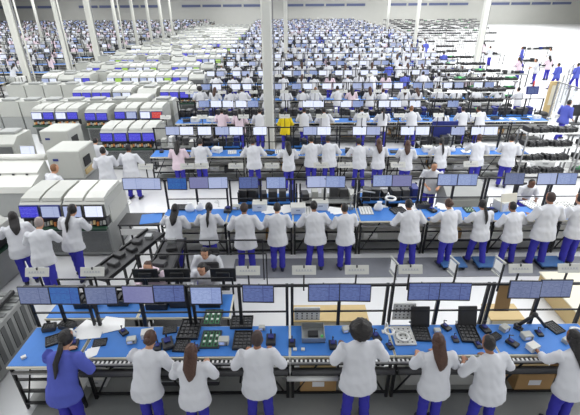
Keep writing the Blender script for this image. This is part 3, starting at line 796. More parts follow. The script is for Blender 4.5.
# ------------------------------------------------------------ small things on the benches
def on(px, py, kind, var='', rz=0.0, sc=1.0, z=.953, row=1):
    p = gp(px, py, z=z); spawn(kind, var, p, rz=rz, sc=sc, row=row)
for a in ((56, 340, 'parts_tray', 'black', .5, .8), (74, 346, 'test_fixture', '', .3, .9), (68, 327, 'storage_box', 'dark', -.3, .6), (50, 329, 'storage_box', 'dark', .2, .5), (100, 343, 'parts_tray', 'black', .2, .55), (124, 333, 'test_fixture', '', .8, .7), (132, 342, 'bench_instrument', '', .2, .7), (158, 348, 'test_fixture', '', .2, .7), (181, 346, 'parts_tray', 'black', 1.5, .7), (196, 349, 'test_fixture', '', .4, .6), (262, 329, 'bench_instrument', '', 0, .5),
          (478, 346, 'test_fixture', '', .1, .6), (495, 338, 'storage_box', 'dark', .5, .4), (518, 329, 'test_fixture', '', .8, .6), (437, 346, 'test_fixture', '', .3, .5), (566, 342, 'bench_instrument', '', .5, .6), (390, 347, 'test_fixture', '', .3, .6), (361, 334, 'storage_box', 'dark', .2, .45)): on(*a)
for a in ((89, 331, 'paper_sheets', '', 1.4, 1.25), (112, 325, 'paper_sheets', '', 1.6, 1.1), (213, 318, 'parts_tray', 'boards', 0, 1), (211, 340, 'parts_tray', 'boards', 0, 1), (190, 330, 'parts_tray', 'black', 1.57, 1.2), (224, 343, 'bench_instrument', '', 0, .8),
          (242, 323, 'parts_tray', 'black', 0, 1), (243, 341, 'parts_tray', 'black', 1.57, 1.05), (271, 341, 'test_fixture', '', 0, 1.0), (292, 344, 'test_fixture', '', 0, .7), (333, 346, 'test_fixture', '', 0, .8),
          (346, 331, 'bench_instrument', '', .2, .6), (376, 338, 'test_fixture', '', .3, .8), (384, 332, 'task_lamp', '', 0, .8), (403, 336, 'parts_tray', 'white', 0, 1.0), (421, 334, 'parts_tray', 'black', 1.5, .9),
          (468, 334, 'parts_tray', 'black', 1.5, 1.05), (446, 328, 'test_fixture', '', .5, .7), (485, 330, 'test_fixture', '', .2, .8), (504, 330, 'bench_instrument', '', .5, .7), (512, 344, 'test_fixture', '', .6, .8), (526, 338, 'bench_instrument', '', .1, .8),
          (539, 334, 'test_fixture', '', 0, .6), (554, 328, 'parts_tray', 'black', 1.9, .7), (532, 349, 'storage_box', 'white', .4, .45), (577, 332, 'cable_reel', '', 0, 1.0), (148, 336, 'storage_box', 'white', .2, .5), (168, 345, 'test_fixture', '', .4, 1.1), (170, 330, 'parts_tray', 'black', .2, .6),
          (72, 336, 'fabric_bag', '', 0, .6), (24, 358, 'storage_box', 'white', .7, .18), (92, 352, 'paper_sheets', '', .3, .6), (295, 350, 'storage_box', 'white', 0, .15), (303, 350, 'storage_box', 'white', 0, .15), (455, 340, 'test_fixture', '', 0, .6), (437, 332, 'bench_instrument', '', 0, .5)): on(*a)
spawn('cable_reel', '', gp(403, 337, z=.985), row=1, sc=1.1)
for a in ((308, 211, 'parts_tray', 'white', 0, 1.0), (298, 212, 'storage_box', 'white', 0, 1.0), (337, 211, 'paper_sheets', '', 1.5, 1.2), (366, 211, 'parts_tray', 'white', 0, 1), (378, 210, 'fabric_bag', '', 0, 1), (398, 211, 'parts_tray', 'black', .3, 1), (407, 208, 'paper_sheets', '', 1.4, 1.2), (385, 207, 'task_lamp', '', 0, 1.35),
          (432, 211, 'test_fixture', '', .5, 1), (444, 207, 'paper_sheets', '', 1.2, 1.1), (469, 210, 'parts_tray', 'boards', 0, .8), (503, 208, 'storage_box', 'white', .4, 1.2), (531, 205, 'parts_tray', 'white', .2, 1.1), (566, 206, 'parts_tray', 'white', 0, 1.1), (574, 208, 'parts_tray', 'white', 0, 1.),
          (260, 209, 'storage_box', 'white', 0, 1.0), (270, 210, 'paper_sheets', '', 1.5, 1.4), (286, 209, 'paper_sheets', '', .2, 1.2), (228, 211, 'test_fixture', '', 0, 1.2), (219, 206, 'task_lamp', '', 0, .7), (190, 211, 'fabric_bag', '', 0, 1), (200, 210, 'fabric_bag', '', .7, .9), (160, 210, 'paper_sheets', '', 1.5, 1), (180, 208, 'parts_tray', 'black', 0, 1), (236, 209, 'bench_instrument', '', 0, .9), (350, 209, 'bench_instrument', '', 0, .8), (320, 208, 'storage_box', 'white', 0, 1.1), (422, 207, 'storage_box', 'dark', 0, .8), (483, 208, 'test_fixture', '', 0, 1), (492, 211, 'test_fixture', '', .4, 1), (555, 209, 'bench_instrument', '', 0, .9)): on(*a, row=2)
for ri in range(3, len(ROWY)+1):
    Y = ROWY[ri-1]; X = -5.0
    xr = right_edge(Y) if ri > 3 else 7.6
    while X < xr:
        X += rnd.uniform(.3, .7)
        k = rnd.random(); y = Y-.82+rnd.uniform(.22, .5)
        if ri < 5: y = ROWY[ri-1]-.82+rnd.uniform(.25, .5)
        if k < .3: a = ('parts_tray', rnd.choice(('black', 'white', 'boards', 'black')))
        elif k < .55: a = ('storage_box', rnd.choice(('white', 'white', 'dark')))
        elif k < .7: a = ('paper_sheets', '')
        elif k < .85: a = ('test_fixture', '')
        elif k < .95: a = ('bench_instrument', '')
        else: a = ('fabric_bag', '')
        spawn(*a, (X, y, .953), rz=rnd.uniform(-.5, .5), sc=rnd.uniform(.7, 1.05), row=ri)
# boxes on the lower shelves
for ri, Y, x0, x1 in ((1, 4.60, -4.4, 6), (2, 8.72, -2.8, 8.2), (3, 13.32, -5, 8), (4, 17.52, -5, 11)):
    X = x0
    while X < x1:
        X += rnd.uniform(.5, 1.0)
        if ri == 1 and X > -1: continue
        v = rnd.choice(('white', 'white', 'cardboard', 'dark', 'white'))
        spawn('storage_box', v, (X, Y+.05, .346 if ri > 1 else .116), rz=rnd.uniform(-.1, .1), sc=rnd.uniform(.8, 1.0), row='shelf %d' % ri)
for px, py in ((317, 396), (523, 393), (571, 393)):
    p = gp(px, py, Y=4.55); spawn('storage_box', 'cardboard', (p.x, 4.62, .116), sc=1.35, row='shelf 1')
# behind the benches: low storage in the middle of the hall
for ri in range(3, len(ROWY)):
    Y = ROWY[ri-1]+.42; X = -4.6
    while X < right_edge(Y)-1:
        X += rnd.uniform(.8, 2.4)
        spawn('storage_box', rnd.choice(('white', 'white', 'cardboard', 'dark')), (X, Y, 0), rz=rnd.uniform(-.2, .2), sc=rnd.uniform(1.3, 2.0), row=ri)
for ri in range(2, len(ROWY)+1):
    Y = ROWY[ri-1]+.22; X = -4.2 if ri > 2 else -2.2
    while X < (right_edge(Y)-.6 if ri > 3 else 7.4):
        if rnd.random() < (.9 if ri > 2 else .6): spawn('supply_shelf', rnd.choice(('dark', 'mixed', 'blue')), (X, Y, 0), row=ri)
        X += 1.62
    X = -18.4-rnd.random()
    while X > -.72*depth(0, Y, 1)-1 and ri > 4:
        for dy in (.9, 2.2):
            if rnd.random() < .85: spawn('supply_shelf', rnd.choice(('pale', 'mixed', 'pale')), (X, Y+dy, 0), row=ri)
        X -= 1.7
Ym = 17.5
while Ym < 84:
    X = -5.6-.03*(Ym-20)-.4
    while X > -16.3:
        if rnd.random() < .9: spawn('placement_machine', 'plain', (X, Ym+2.75, 0), rz=PI, row=90+int((Ym-17.5)/4.4+.5))
        X -= 1.03
    Ym += 4.4 if Ym > 17.6 else 4.2
# ------------------------------------------------------------ racks on the right
def rack(X, Y, v, row, fill='black', zs=(0, 1, 2, 3)):
    spawn('storage_rack', v, (X, Y, 0), row=row)
    Wd, H = (1.8, 1.75) if v == 'wide' else (1.3, 1.6)
    for i in zs:
        z = .25+i*(H-.3)/3+.016
        for s in ((-.42, .42) if v == 'wide' else (0,)):
            if rnd.random() < .93: spawn('component_bundle', 'green' if rnd.random() < .10 else 'black', (X+s, Y+.30, z), rz=rnd.uniform(-.08, .08), sc=rnd.uniform(.9, 1.0), row=row)
for X in (8.7, 10.6): rack(X, 12.9, 'wide', 'a')
for X in (7.6,): rack(X, 19.6, 'wide', 'b'); rack(X+1.95, 19.6, 'wide', 'b')
for Y in (22.6, 25.4, 28.4):
    for X in (9.4+.12*(Y-20), 11.35+.12*(Y-20)): rack(X, Y, 'wide', 'b')
for Y in (32, 36, 40): rack(13.5+.1*(Y-30), Y, 'wide', 'c')
Y = 56
while Y < 100:
    X = 16.5+.12*(Y-56)
    while X < 26+.35*(Y-56): rack(X, Y, 'wide', 'far', zs=(1, 3)); X += 2.3
    Y += 5.0

# ------------------------------------------------------------ build what the registry holds
ORD = ['first', 'second', 'third', 'fourth', 'fifth', 'sixth', 'seventh', 'eighth', 'ninth', 'tenth', 'eleventh', 'twelfth', 'thirteenth', 'fourteenth', 'fifteenth', 'sixteenth', 'seventeenth', 'eighteenth', 'nineteenth', 'twentieth']
def ordn(i):
    if i < 20: return ORD[i]
    if i >= 99: return 'hundredth' if i == 99 else 'hundred and '+ordn(i-100)
    t, u = divmod(i+1, 10); T = {2: 'twent', 3: 'thirt', 4: 'fort', 5: 'fift', 6: 'sixt', 7: 'sevent', 8: 'eight', 9: 'ninet'}[t]
    return (T+'y-'+ORD[u-1]) if u else T+'ieth'
CAP = {'person': 300, 'monitor': 300, 'workbench': 300, 'component_bundle': 300}
NAMES = {'person': ('person', 'people at the benches'), 'monitor': ('monitor', 'monitors hanging over the benches'), 'workbench': ('workbench', 'workbenches in long rows'), 'station_sign': ('sign', 'white station signs'),
         'parts_tray': ('tray', 'trays on the benches'), 'storage_box': ('box', 'boxes around the benches'), 'paper_sheets': ('paper', 'papers on the benches'), 'test_fixture': ('test fixture', 'fixtures on the benches'),
         'bench_instrument': ('instrument', 'instruments on the benches'), 'cable_reel': ('cable reel', 'coiled cables'), 'task_lamp': ('lamp', 'ring lamps on the benches'), 'fabric_bag': ('bag', 'plastic bags on the benches'),
         'placement_machine': ('machine', 'placement machines on the left'), 'storage_rack': ('rack', 'storage racks on the right'), 'component_bundle': ('component bundle', 'bundles on the racks'), 'office_chair': ('stool', 'stools behind the first row'), 'supply_shelf': ('shelf', 'supply shelves behind the benches')}
def describe(e):
    k, v = e['kind'], e['var']
    if k == 'person': p = VARIANTS[v]; return 'person in %s, %s' % (COATWORD[p[3]], p[5])
    return {'monitor': lambda: 'black monitor with '+SCRWORD[v], 'workbench': lambda: 'black framed bench with blue mat', 'station_sign': lambda: 'small white sign on a black post',
            'parts_tray': lambda: {'black': 'black parts tray', 'boards': 'tray of green circuit boards', 'white': 'white perforated parts tray'}[v],
            'storage_box': lambda: {'white': 'white lidded box', 'cardboard': 'brown cardboard box', 'dark': 'open dark grey box'}[v],
            'paper_sheets': lambda: 'loose white sheets', 'test_fixture': lambda: 'small black fixture with clamp arm', 'bench_instrument': lambda: 'small pale instrument with display',
            'cable_reel': lambda: 'white ring of coiled cable', 'task_lamp': lambda: 'white ring magnifier lamp', 'fabric_bag': lambda: 'crumpled white plastic bag',
            'placement_machine': lambda: 'pale screenless machine' if v == 'plain' else 'pale machine, %s and %s screens' % tuple('blue' if q == 'violet' else 'pale' if q == 'pale' else q for q in MV[v]),
            'storage_rack': lambda: 'white shelved metal rack', 'component_bundle': lambda: {'black': 'bundle of black parts', 'green': 'black bundle with green parts'}[v], 'office_chair': lambda: 'black swivel stool', 'supply_shelf': lambda: 'low supply shelf of %s goods' % v}[k]()
def rowname(e):
    r = e['row']; k = e['kind']
    if isinstance(r, int):
        if k == 'placement_machine' and r >= 90: return '%s row of machine backs' % ordn(r-90)
        if k == 'placement_machine': return '%s machine row' % ordn(r-1)
        return '%s bench row' % ordn(r-1)
    if isinstance(r, str) and r.startswith('shelf'): return '%s bench row lower shelf' % ordn(int(r[6:])-1)
    return {'machines': 'by the left machines', 'seated': 'facing forward behind first benches', 'facing': 'facing forward behind second benches', 'right aisle': 'open right floor',
            'a': 'nearest right racks', 'b': 'middle right racks', 'c': 'third right racks', 'far': 'far right rack block'}.get(r, 'hall')
groups = {}
for e in REG: groups.setdefault((e['kind'], rowname(e), describe(e)), []).append(e)
for (k, rn, ds), L in groups.items():
    L.sort(key=lambda e: (e['loc'].x/e['d']))
    for i, e in enumerate(L):
        if len(L) == 1: e['label'] = '%s, only such one, %s' % (ds, rn)
        else: e['label'] = '%s, %s such from left, %s' % (ds, ordn(i), rn)
bykind = {}
for e in REG: bykind.setdefault(e['kind'], []).append(e)
cache = {}
def proto(kind, var, lod):
    key = (kind, var, lod)
    if key in cache: return cache[key]
    if kind == 'person':
        if lod == 'far': r = join_proto(proto(kind, var, 'mid'), 'person').obj('person'); HOLD.append(r)
        else: r = person_proto(var, lod == 'near')
    else:
        if lod == 'far': r = join_proto(proto(kind, var, 'near'), kind).obj(kind); r.name = NAMES_OBJ.get(kind, kind); HOLD.append(r)
        elif lod == 'mid': r = proto(kind, var, 'near')
        else: r = PROTO[(kind, var)]()
    cache[key] = r; return r
NAMES_OBJ = {'office_chair': 'work_stool', 'task_lamp': 'magnifier_lamp', 'fabric_bag': 'plastic_bag'}
for kind, L in bykind.items():
    L.sort(key=lambda e: e['d']); cap = 296
    near, rest = L[:cap], L[cap:]
    for e in near:
        e.setdefault('x', 0)
        lod = 'near' if e['d'] < (15.2 if kind == 'person' else 24 if kind == 'monitor' else 17) else 'mid' if e['d'] < 24 else 'far'
        if kind in ('placement_machine',) and e['d'] < 32: lod = 'near'
        o = clone(proto(kind, e['var'], lod), e['loc'], e['rz'], e['sc'])
        if kind == 'monitor': o.rotation_euler = (-.17, 0, e['rz'])
        tag(o, e['label'], NAMES[kind][0], NAMES[kind][1])
    if rest:
        mb = MB()
        for e in rest:
            src = proto(kind, e['var'], 'far').data
            T = Matrix.Translation(e['loc']) @ Matrix.Rotation(e['rz'], 4, 'Z') @ Matrix.Diagonal((e['sc'],)*3+(1,))
            mats = [mb.mi(m) for m in src.materials]; b0 = len(mb.v)
            mb.v.extend(T @ v.co for v in src.vertices)
            for p in src.polygons: mb.f.append(tuple(b0+i for i in p.vertices)); mb.m.append(mats[p.material_index]); mb.sm.append(p.use_smooth)
        o = mb.obj(NAMES_OBJ.get(kind, kind)); tag(o, 'distant %s too far down the hall to tell apart' % NAMES[kind][1], NAMES[kind][0], None, 'stuff')

# ------------------------------------------------------------ single things
def single(mb, name, label, cat, loc=(0, 0, 0), rz=0, parts=(), group=None):
    o = mb.obj(name, loc=loc); o.rotation_euler = (0, 0, rz); tag(o, label, cat, group)
    for n, m in parts: m.obj(n, parent=o)
    return o
# grey strip of floor matting where the second row stands, and the darker one of the first row
single(MB().box((0, 0, .008), (10.2, .78, .016), 'grey_mat', bev=.004), 'floor_mat', 'long grey anti-fatigue mat under the second row of workers', 'mat', (3.75, 7.93, 0))
single(MB().box((0, 0, .008), (10.4, 1.9, .016), 'machine_grey', bev=.004), 'floor_mat', 'darker grey floor mat under the front row of workers', 'mat', (1.2, 3.9, 0))
for i, (px, lab) in enumerate(((452, 'leftmost of three'), (487, 'middle one of three'), (550, 'rightmost of three'))):
    p = gp(px, 262, z=.12)
    q = MB()
    for k in (-.22, .22):
        q.box((k, -.14, .05), (.05, .05, .10), 'black')
    single(MB().box((0, 0, .125), (.58, .42, .05), 'teal', bev=.012), 'step_platform', 'low blue standing platform on the grey mat, %s' % lab, 'platform', (p.x, 7.95, .0), 0, [('feet', q.box((0, .14, .05), (.5, .05, .10), 'black'))], 'blue standing platforms')
# boards, cream counter and paper behind the front benches
single(MB().box((0, 0, .20), (.24, .02, .52), 'cardboard', rx=-.1), 'backing_board', 'tall brown cardboard board behind the front bench beside a post', 'board', (gp(503, 296, Y=5.25).x, 5.22, 1.12))
def counter(x0, x1, lab):
    r = empty('low_counter', ((x0+x1)/2, 5.55, 0)); tag(r, lab, 'counter', None); w = x1-x0
    MB().box((0, 0, .72), (w, .42, .03), 'beige', bev=.005).obj('counter_top', r)
    MB().box((0, 0, .35), (w-.06, .36, .66), 'cream').obj('cabinet_body', r)
    for s in (-1, 1): MB().box((s*(w/2-.02), -.19, .35), (.03, .03, .70), 'steel').obj('leg', r)
counter(.0, 1.35, 'cream and tan low counter behind the front bench near the middle'); counter(3.45, 4.05, 'short tan low counter behind the front bench, right side')
single(MB().box((0, 0, .21), (1.5, 1.3, .42), 'beige', bev=.02), 'pallet_box', 'low pinkish beige crate on the floor at the right edge', 'crate', (6.1, 6.45, 0), 0, [('lid', MB().box((0, 0, .43), (1.54, 1.34, .03), 'cream', bev=.008))])
p = gp(403, 313, Y=5.15)
single(box_open('white', .36, .03, .34, lambda b: [b.ball((-.13+i*.065, -.02, .05+j*.06), (.014, .006, .014), 'dark', 8, 4) for i in range(5) for j in range(5)]), 'perforated_panel', 'upright white panel with dark holes behind the coiled cable', 'panel', (p.x, 5.12, .97))
p = gp(307, 311, Y=5.15)
single(box_open('white', .42, .03, .26, lambda b: [b.ball((-.16+i*.08, -.02, .05+j*.05), (.014, .006, .014), 'dark', 8, 4) for i in range(5) for j in range(4)]), 'perforated_panel', 'upright white panel with dark holes above the metal test box', 'panel', (p.x, 5.12, .97))
# metal test box with open top
p = gp(313, 335, z=.953)
b_ = box_open('steel', .36, .34, .10)
single(b_, 'test_box', 'open brushed steel box with black insert on the blue mat', 'test box', (p.x, p.y, .953), 0, [('insert', MB().box((0, -.02, .04), (.16, .12, .06), 'black_pl', bev=.01)), ('clip', MB().box((.13, -.12, .09), (.04, .04, .04), 'bgreen', bev=.006))])
for px, py, yy, rot in ((418, 315, 5.12, -.35), (464, 316, 5.12, -.35)):
    p = gp(px, py, Y=yy)
    single(MB().box((0, 0, .15), (.30, .03, .34), 'black_pl', rx=rot, bev=.006), 'display_panel', 'black flat panel leaning at the back of the bench, %s of two' % ('left' if px < 440 else 'right'), 'panel', (p.x, 5.02, .96), 0, [('rim', MB().box((0, .02, .02), (.32, .02, .03), 'steel'))])
# black jointed arm
p = gp(526, 318, z=1.0)
single(MB().tube([(-.22, 0, 0), (-.12, 0, .10), (.0, 0, .22)], .028, 'black_pl', 8).tube([(0, 0, .22), (.10, 0, .12), (.22, -.02, -.02)], .024, 'black_pl', 8), 'jointed_arm', 'black jointed support arm over the blue bench at right', 'arm', (p.x, 4.92, 1.0), 0,
       [('elbow_joint', MB().ball((0, 0, .22), .045, 'black_pl')), ('base', MB().box((-.22, 0, -.01), (.09, .09, .07), 'black_pl', bev=.01))])
for px, py in ((397, 262), (459, 258), (507, 255)):
    p = gp(px, py, Y=5.0)
    single(MB().box((0, .12, 0), (.012, .22, .28), 'glass', rz=.25).box((0, .12, .14), (.018, .23, .014), 'machine', rz=.25).box((0, .12, -.14), (.018, .23, .014), 'machine', rz=.25), 'document_holder', 'clear document holder beside a white sign, %s of three' % {397: 'left', 459: 'middle', 507: 'right'}[px], 'document holder', (p.x, 5.0, 2.0), 0, [('sheet', MB().box((-.01, .12, .02), (.004, .15, .16), 'paper', rz=.25)), ('post', MB().box((0, 0, -.12), (.022, .022, .5), 'black'))])
# bins and trays under the front benches
for i, (X, m, lab) in enumerate(((-1.42, 'dark', 'stack of dark grey crates under the front bench, left'), (-1.98, 'dark', 'second stack of dark grey crates under the front bench'), (2.1, 'machine', 'pale grey cabinet under the front bench, right of centre'), (2.75, 'machine', 'second pale grey cabinet under the front bench'))):
    if m == 'dark':
        b_ = MB()
        for k in range(3): b_.box((0, 0, .13+k*.2), (.5, .4, .17), m, bev=.02).box((0, 0, .225+k*.2), (.53, .43, .02), 'steel', bev=.005)
        single(b_, 'crate_stack', lab, 'crates', (X, 4.75, .0))
    else:
        single(MB().box((0, 0, .32), (.6, .42, .62), m, bev=.015), 'under_bench_cabinet', lab, 'cabinet', (X, 4.75, 0), 0, [('door', MB().box((0, -.215, .32), (.54, .012, .54), 'hood')), ('handle', MB().box((.2, -.23, .42), (.02, .02, .12), 'steel'))])
p = gp(312, 376, Y=4.3)
single(MB().loft([((-.38, 0, 0), .05, .05), ((.38, 0, 0), .05, .05)], 'white', 14, ref=(0, 0, 1)), 'paper_roll', 'long white roll hung under the front bench near the middle', 'roll', (p.x, 4.26, .62), 0, [('axle', MB().tube([(-.45, 0, 0), (.45, 0, 0)], .014, 'steel'))])
# left foreground: slatted cabinet and bench group facing away
b_ = MB().box((0, 0, .45), (1.0, 2.6, .9), 'machine_grey', bev=.02)
for k in range(14): b_.box((0, -1.2+k*.185, .91), (.96, .10, .02), 'machine_dark', bev=.004); b_.box((.505, -1.2+k*.185, .5), (.012, .10, .6), 'machine_dark')
single(b_, 'slatted_cabinet', 'grey slatted machine cabinet at the lower left corner', 'cabinet', (-5.35, 4.7, 0), .0, [('cable_duct', MB().box((.3, 0, .98), (.08, 2.4, .08), 'black_pl', bev=.01))])
def away_bench(X, Y, lab):
    r = empty('workbench', (X, Y, 0)); tag(r, lab, 'workbench', 'benches facing away behind the first row')
    MB().box((0, 0, .925), (1.55, .62, .04), 'cream', bev=.006).obj('worktop', r); MB().box((0, 0, .949), (1.5, .58, .008), 'blue_mat').obj('blue_mat', r)
    for sx in (-1, 1):
        for sy in (-1, 1): MB().box((sx*.74, sy*.28, .4525), (.04, .04, .905), 'black').obj('leg', r)
    MB().box((0, 0, .4), (1.45, .5, .03), 'dark').obj('lower_shelf', r)
    MB().box((0, .3, 1.30), (1.55, .025, .025), 'black').box((-.76, .3, 1.13), (.03, .03, .36), 'black').box((.76, .3, 1.13), (.03, .03, .36), 'black').obj('upper_frame', r)
away_bench(-3.35, 5.52, 'blue-topped bench behind the first row, left of two, facing seated workers'); away_bench(-1.79, 5.52, 'blue-topped bench behind the first row, right of two, facing seated workers')
for X, l in ((-2.62, 'left'), (-1.22, 'right'), (-2.05, 'middle')):
    r = MB().box((0, 0, 0), (.46, .03, .29), 'black_pl', bev=.006).box((0, -.03, 0), (.24, .04, .16), 'black_pl', bev=.01).obj('monitor', loc=(X, 6.0, 1.24)); tag(r, 'black back of a monitor facing seated workers, %s one of three' % l, 'monitor', 'monitors seen from behind')
    MB().box((0, .017, .005), (.43, .004, .25), 'scr_pale').obj('screen', r); MB().box((0, -.03, -.14), (.05, .02, .26), 'black').box((0, 0, -.28), (.22, .16, .02), 'black').obj('stand', r)
for X, Y, v, lab in ((-3.55, 5.7, 'black', 'a'), (-3.0, 5.75, 'dark', 'b'), (-2.3, 5.65, 'black', 'a'), (-1.9, 5.7, 'dark', 'b'), (-1.4, 5.7, 'black', 'a')):
    single(box_open('black_pl' if v == 'black' else 'dark', .36, .3, .12, lambda b: [b.box((-.1+i*.1, 0, .08), (.07, .2, .08), 'black', bev=.01) for i in range(3)]), 'component_bin', 'dark bin of black parts on benches behind first row, %s from left' % {-3.55: 'first', -3.0: 'second', -2.3: 'third', -1.9: 'fourth', -1.4: 'last'}[X], 'bin', (X, Y-.1, .953), 0)
# overhead black rails on the left, above the seated group
for k, (Y, z, x0, x1) in enumerate(((7.05, 1.0, -3.2, -.5), (7.5, 1.05, -2.9, -.6))):
    b_ = MB().box(((x0+x1)/2, Y, z), (x1-x0, .025, .025), 'black')
    for x in (x0, (x0+x1)/2, x1): b_.box((x, Y, z/2), (.025, .025, z), 'black')
    single(b_, 'rail_frame', 'black rail frame behind the seated workers, %s of two' % ('nearer' if k == 0 else 'farther'), 'frame')
# conveyor with black frame in front of the left machines
def conveyor(X, Y, L, rz, lab):
    r = empty('belt_conveyor', (X, Y, 0), rz); tag(r, lab, 'conveyor', 'black framed conveyors')
    MB().box((0, 0, .86), (.42, L, .05), 'dark', bev=.01).obj('belt', r)
    for s in (-1, 1): MB().box((s*.24, 0, .88), (.04, L, .09), 'black').obj('side_rail', r)
    n = int(L/.7)
    for i in range(n+1):
        for s in (-1, 1): MB().box((s*.23, -L/2+.05+i*(L-.1)/n, .42), (.045, .045, .84), 'black').obj('leg', r)
    for i in range(n): MB().tube([(.23, -L/2+.05+i*(L-.1)/n, .12), (.23, -L/2+.05+(i+1)*(L-.1)/n, .78)], .018, 'black').obj('brace', r)
    q = MB(); rr = random.Random(int(Y*10))
    for i in range(int(L/.28)): q.box((rr.uniform(-.08, .08), -L/2+.2+i*.28, .93), (rr.uniform(.15, .3), .16, .09), rr.choice(('black_pl', 'dark', 'steel', 'black_pl')), bev=.012, rz=rr.uniform(-.4, .4))
    q.obj('carried_fixtures', r)
conveyor(-3.45, 7.3, 1.9, -.35, 'black framed conveyor loaded with dark fixtures, left of the second row')
conveyor(-2.6, 7.1, 1.5, .0, 'black conveyor behind the seated workers, nearer the benches')
single(MB().box((0, 0, .90), (1.0, .62, .05), 'black_pl', bev=.01), 'side_table', 'black side table with blue sheet at the left end of the second row', 'table', (-3.62, 8.75, 0), 0,
       [('leg', MB().box((sx*.46, sy*.27, .44), (.04, .04, .88), 'black')) for sx in (-1, 1) for sy in (-1, 1)]+[('blue_sheet', MB().box((.22, .0, .928), (.5, .5, .006), 'blue_mat', rz=.2)), ('front_panel', MB().box((0, -.3, .72), (.9, .02, .16), 'white'))])
single(MB().torus((0, 0, .02), .17, .04, 'white', 28, 8, .6), 'cable_coil', 'big white cable coil on the floor left of the second row', 'cable coil', gp(124, 204, z=.55), 0, [('stand', MB().tube([(0, 0, -.55), (0, 0, .0)], .03, 'steel', 8).box((0, 0, -.53), (.3, .3, .04), 'steel', bev=.01))])
for px, py, Y, lab in ((372, 192, 8.9, 'right of centre'), (542, 128, 13.4, 'far right'),):
    p = gp(px, py, Y=Y)
    if px < 400: single(MB().tube([(-.3, 0, 0), (-.25, 0, .45), (0, 0, .55), (.3, 0, .50)], .02, 'steel', 8), 'lamp_arm', 'curved steel lamp arm over the second row, %s' % lab, 'arm', (p.x-.2, 9.0, .96))
# navy partition, grey sloped cabinet, cream board
p = gp(426, 150, z=.3)
single(MB().box((0, 0, .85), (.95, .05, 1.7), 'navy', bev=.01), 'partition_panel', 'dark blue standing partition behind the third row, right of centre', 'partition', (p.x+.25, 14.6, 0), 0, [('foot', MB().box((s*.4, 0, .02), (.06, .5, .04), 'black')) for s in (-1, 1)])
single(MB().prism([(0, 0), (0, .95), (.75, 1.25), (.75, 0)], -.55, .55, 'machine_grey'), 'sloped_cabinet', 'grey sloped-top cabinet between the second and third rows', 'cabinet', (4.75, 9.75, 0), 0, [('door', MB().box((0, -.012, .48), (.9, .02, .8), 'machine')), ('handle', MB().box((.3, -.03, .6), (.02, .02, .15), 'black'))])
p = gp(508, 205, z=1.1)
single(MB().box((0, 0, .22), (.42, .03, .46), 'cream', rx=-.25, rz=.15, bev=.006), 'leaning_board', 'cream board leaning on the second bench row among the workers', 'board', (p.x, p.y, .95))
# tall box machine, white hood machine on the left
def tall_machine(X, Y, lab):
    r = empty('inspection_machine', (X, Y, 0)); tag(r, lab, 'machine')
    MB().box((0, .5, .42), (.95, 1.0, .8), 'machine_grey', bev=.02).box((0, .5, .03), (.8, .8, .06), 'black').obj('base_cabinet', r)
    MB().box((0, .5, 1.28), (.98, 1.02, .90), 'machine', bev=.03).obj('housing', r)
    MB().box((-.25, -.015, 1.45), (.16, .01, .07), 'navy').obj('name_badge', r)
    MB().box((.505, .35, 1.32), (.03, .42, .30), 'black_pl', bev=.01).obj('side_display', r)
    MB().box((.51, .45, 1.02), (.04, .7, .16), 'beige').obj('tray_slot', r)
    MB().box((0, -.012, .55), (.12, .02, .05), 'black').obj('handle', r)
tall_machine(-6.75, 11.5, 'tall pale box machine with a navy badge, behind the seated man at left')
def hood_machine(X, Y, lab, s=1.0):
    r = empty('printing_machine', (X, Y, 0)); tag(r, lab, 'machine')
    MB().box((0, .6, .40), (1.5, 1.2, .78), 'machine_grey', bev=.02).obj('base_cabinet', r)
    h = MB().prism([(-.05, .80), (-.02, .98), (.50, 1.16), (.50, .80)], -.74, .74, 'hood').obj('lower_hood', r)
    MB().prism([(.45, .80), (.48, 1.22), (1.02, 1.42), (1.15, .80)], -.70, .70, 'hood').obj('upper_hood', r)
    MB().loft([((-.72, 1.12, 1.47), .09, .14), ((.72, 1.12, 1.47), .09, .14)], 'hood', 12, ref=(0, 0, 1)).obj('top_roll', r)
    for i in range(3): MB().box((-.4+i*.4, .46, 1.05+.12), (.07, .03, .05), 'black_pl', bev=.008).obj('latch', r)
    m = MB().box((.05, 1.35, 1.62), (.46, .03, .28), 'machine_grey', rx=-.2).obj('display', r); MB().box((.05, 1.332, 1.623), (.42, .006, .23), 'scr_white', rx=-.2).obj('screen', m)
hood_machine(-8.1, 10.6, 'low machine with bright white sloping hoods, left of the seated man')
hood_machine(-9.9, 10.6, 'white hooded machine at the left frame edge')
tall_machine(-8.1, 13.6, 'tall pale box machine left of centre in the second machine row')
tall_machine(-7.0, 18.9, 'tall pale box machine behind the third machine row')
def side_machine(X, Y, lab):
    r = empty('loading_machine', (X, Y, 0), PI/2-.1); tag(r, lab, 'machine')
    MB().box((0, .6, .44), (1.9, 1.1, .86), 'machine_grey', bev=.02).obj('base_cabinet', r); MB().prism([(.1, .86), (.1, 1.3), (.4, 1.5), (1.15, 1.5), (1.15, .86)], -.95, .95, 'machine').obj('upper_body', r)
    MB().box((0, .05, 1.02), (1.7, .16, .2), 'black_pl').obj('feeder_bank', r); MB().box((0, .0, .86), (1.85, .14, .06), 'dgreen').obj('feeder_rail', r)
side_machine(-6.35, 7.1, 'pale machine at the left edge facing the aisle, worked by two people')
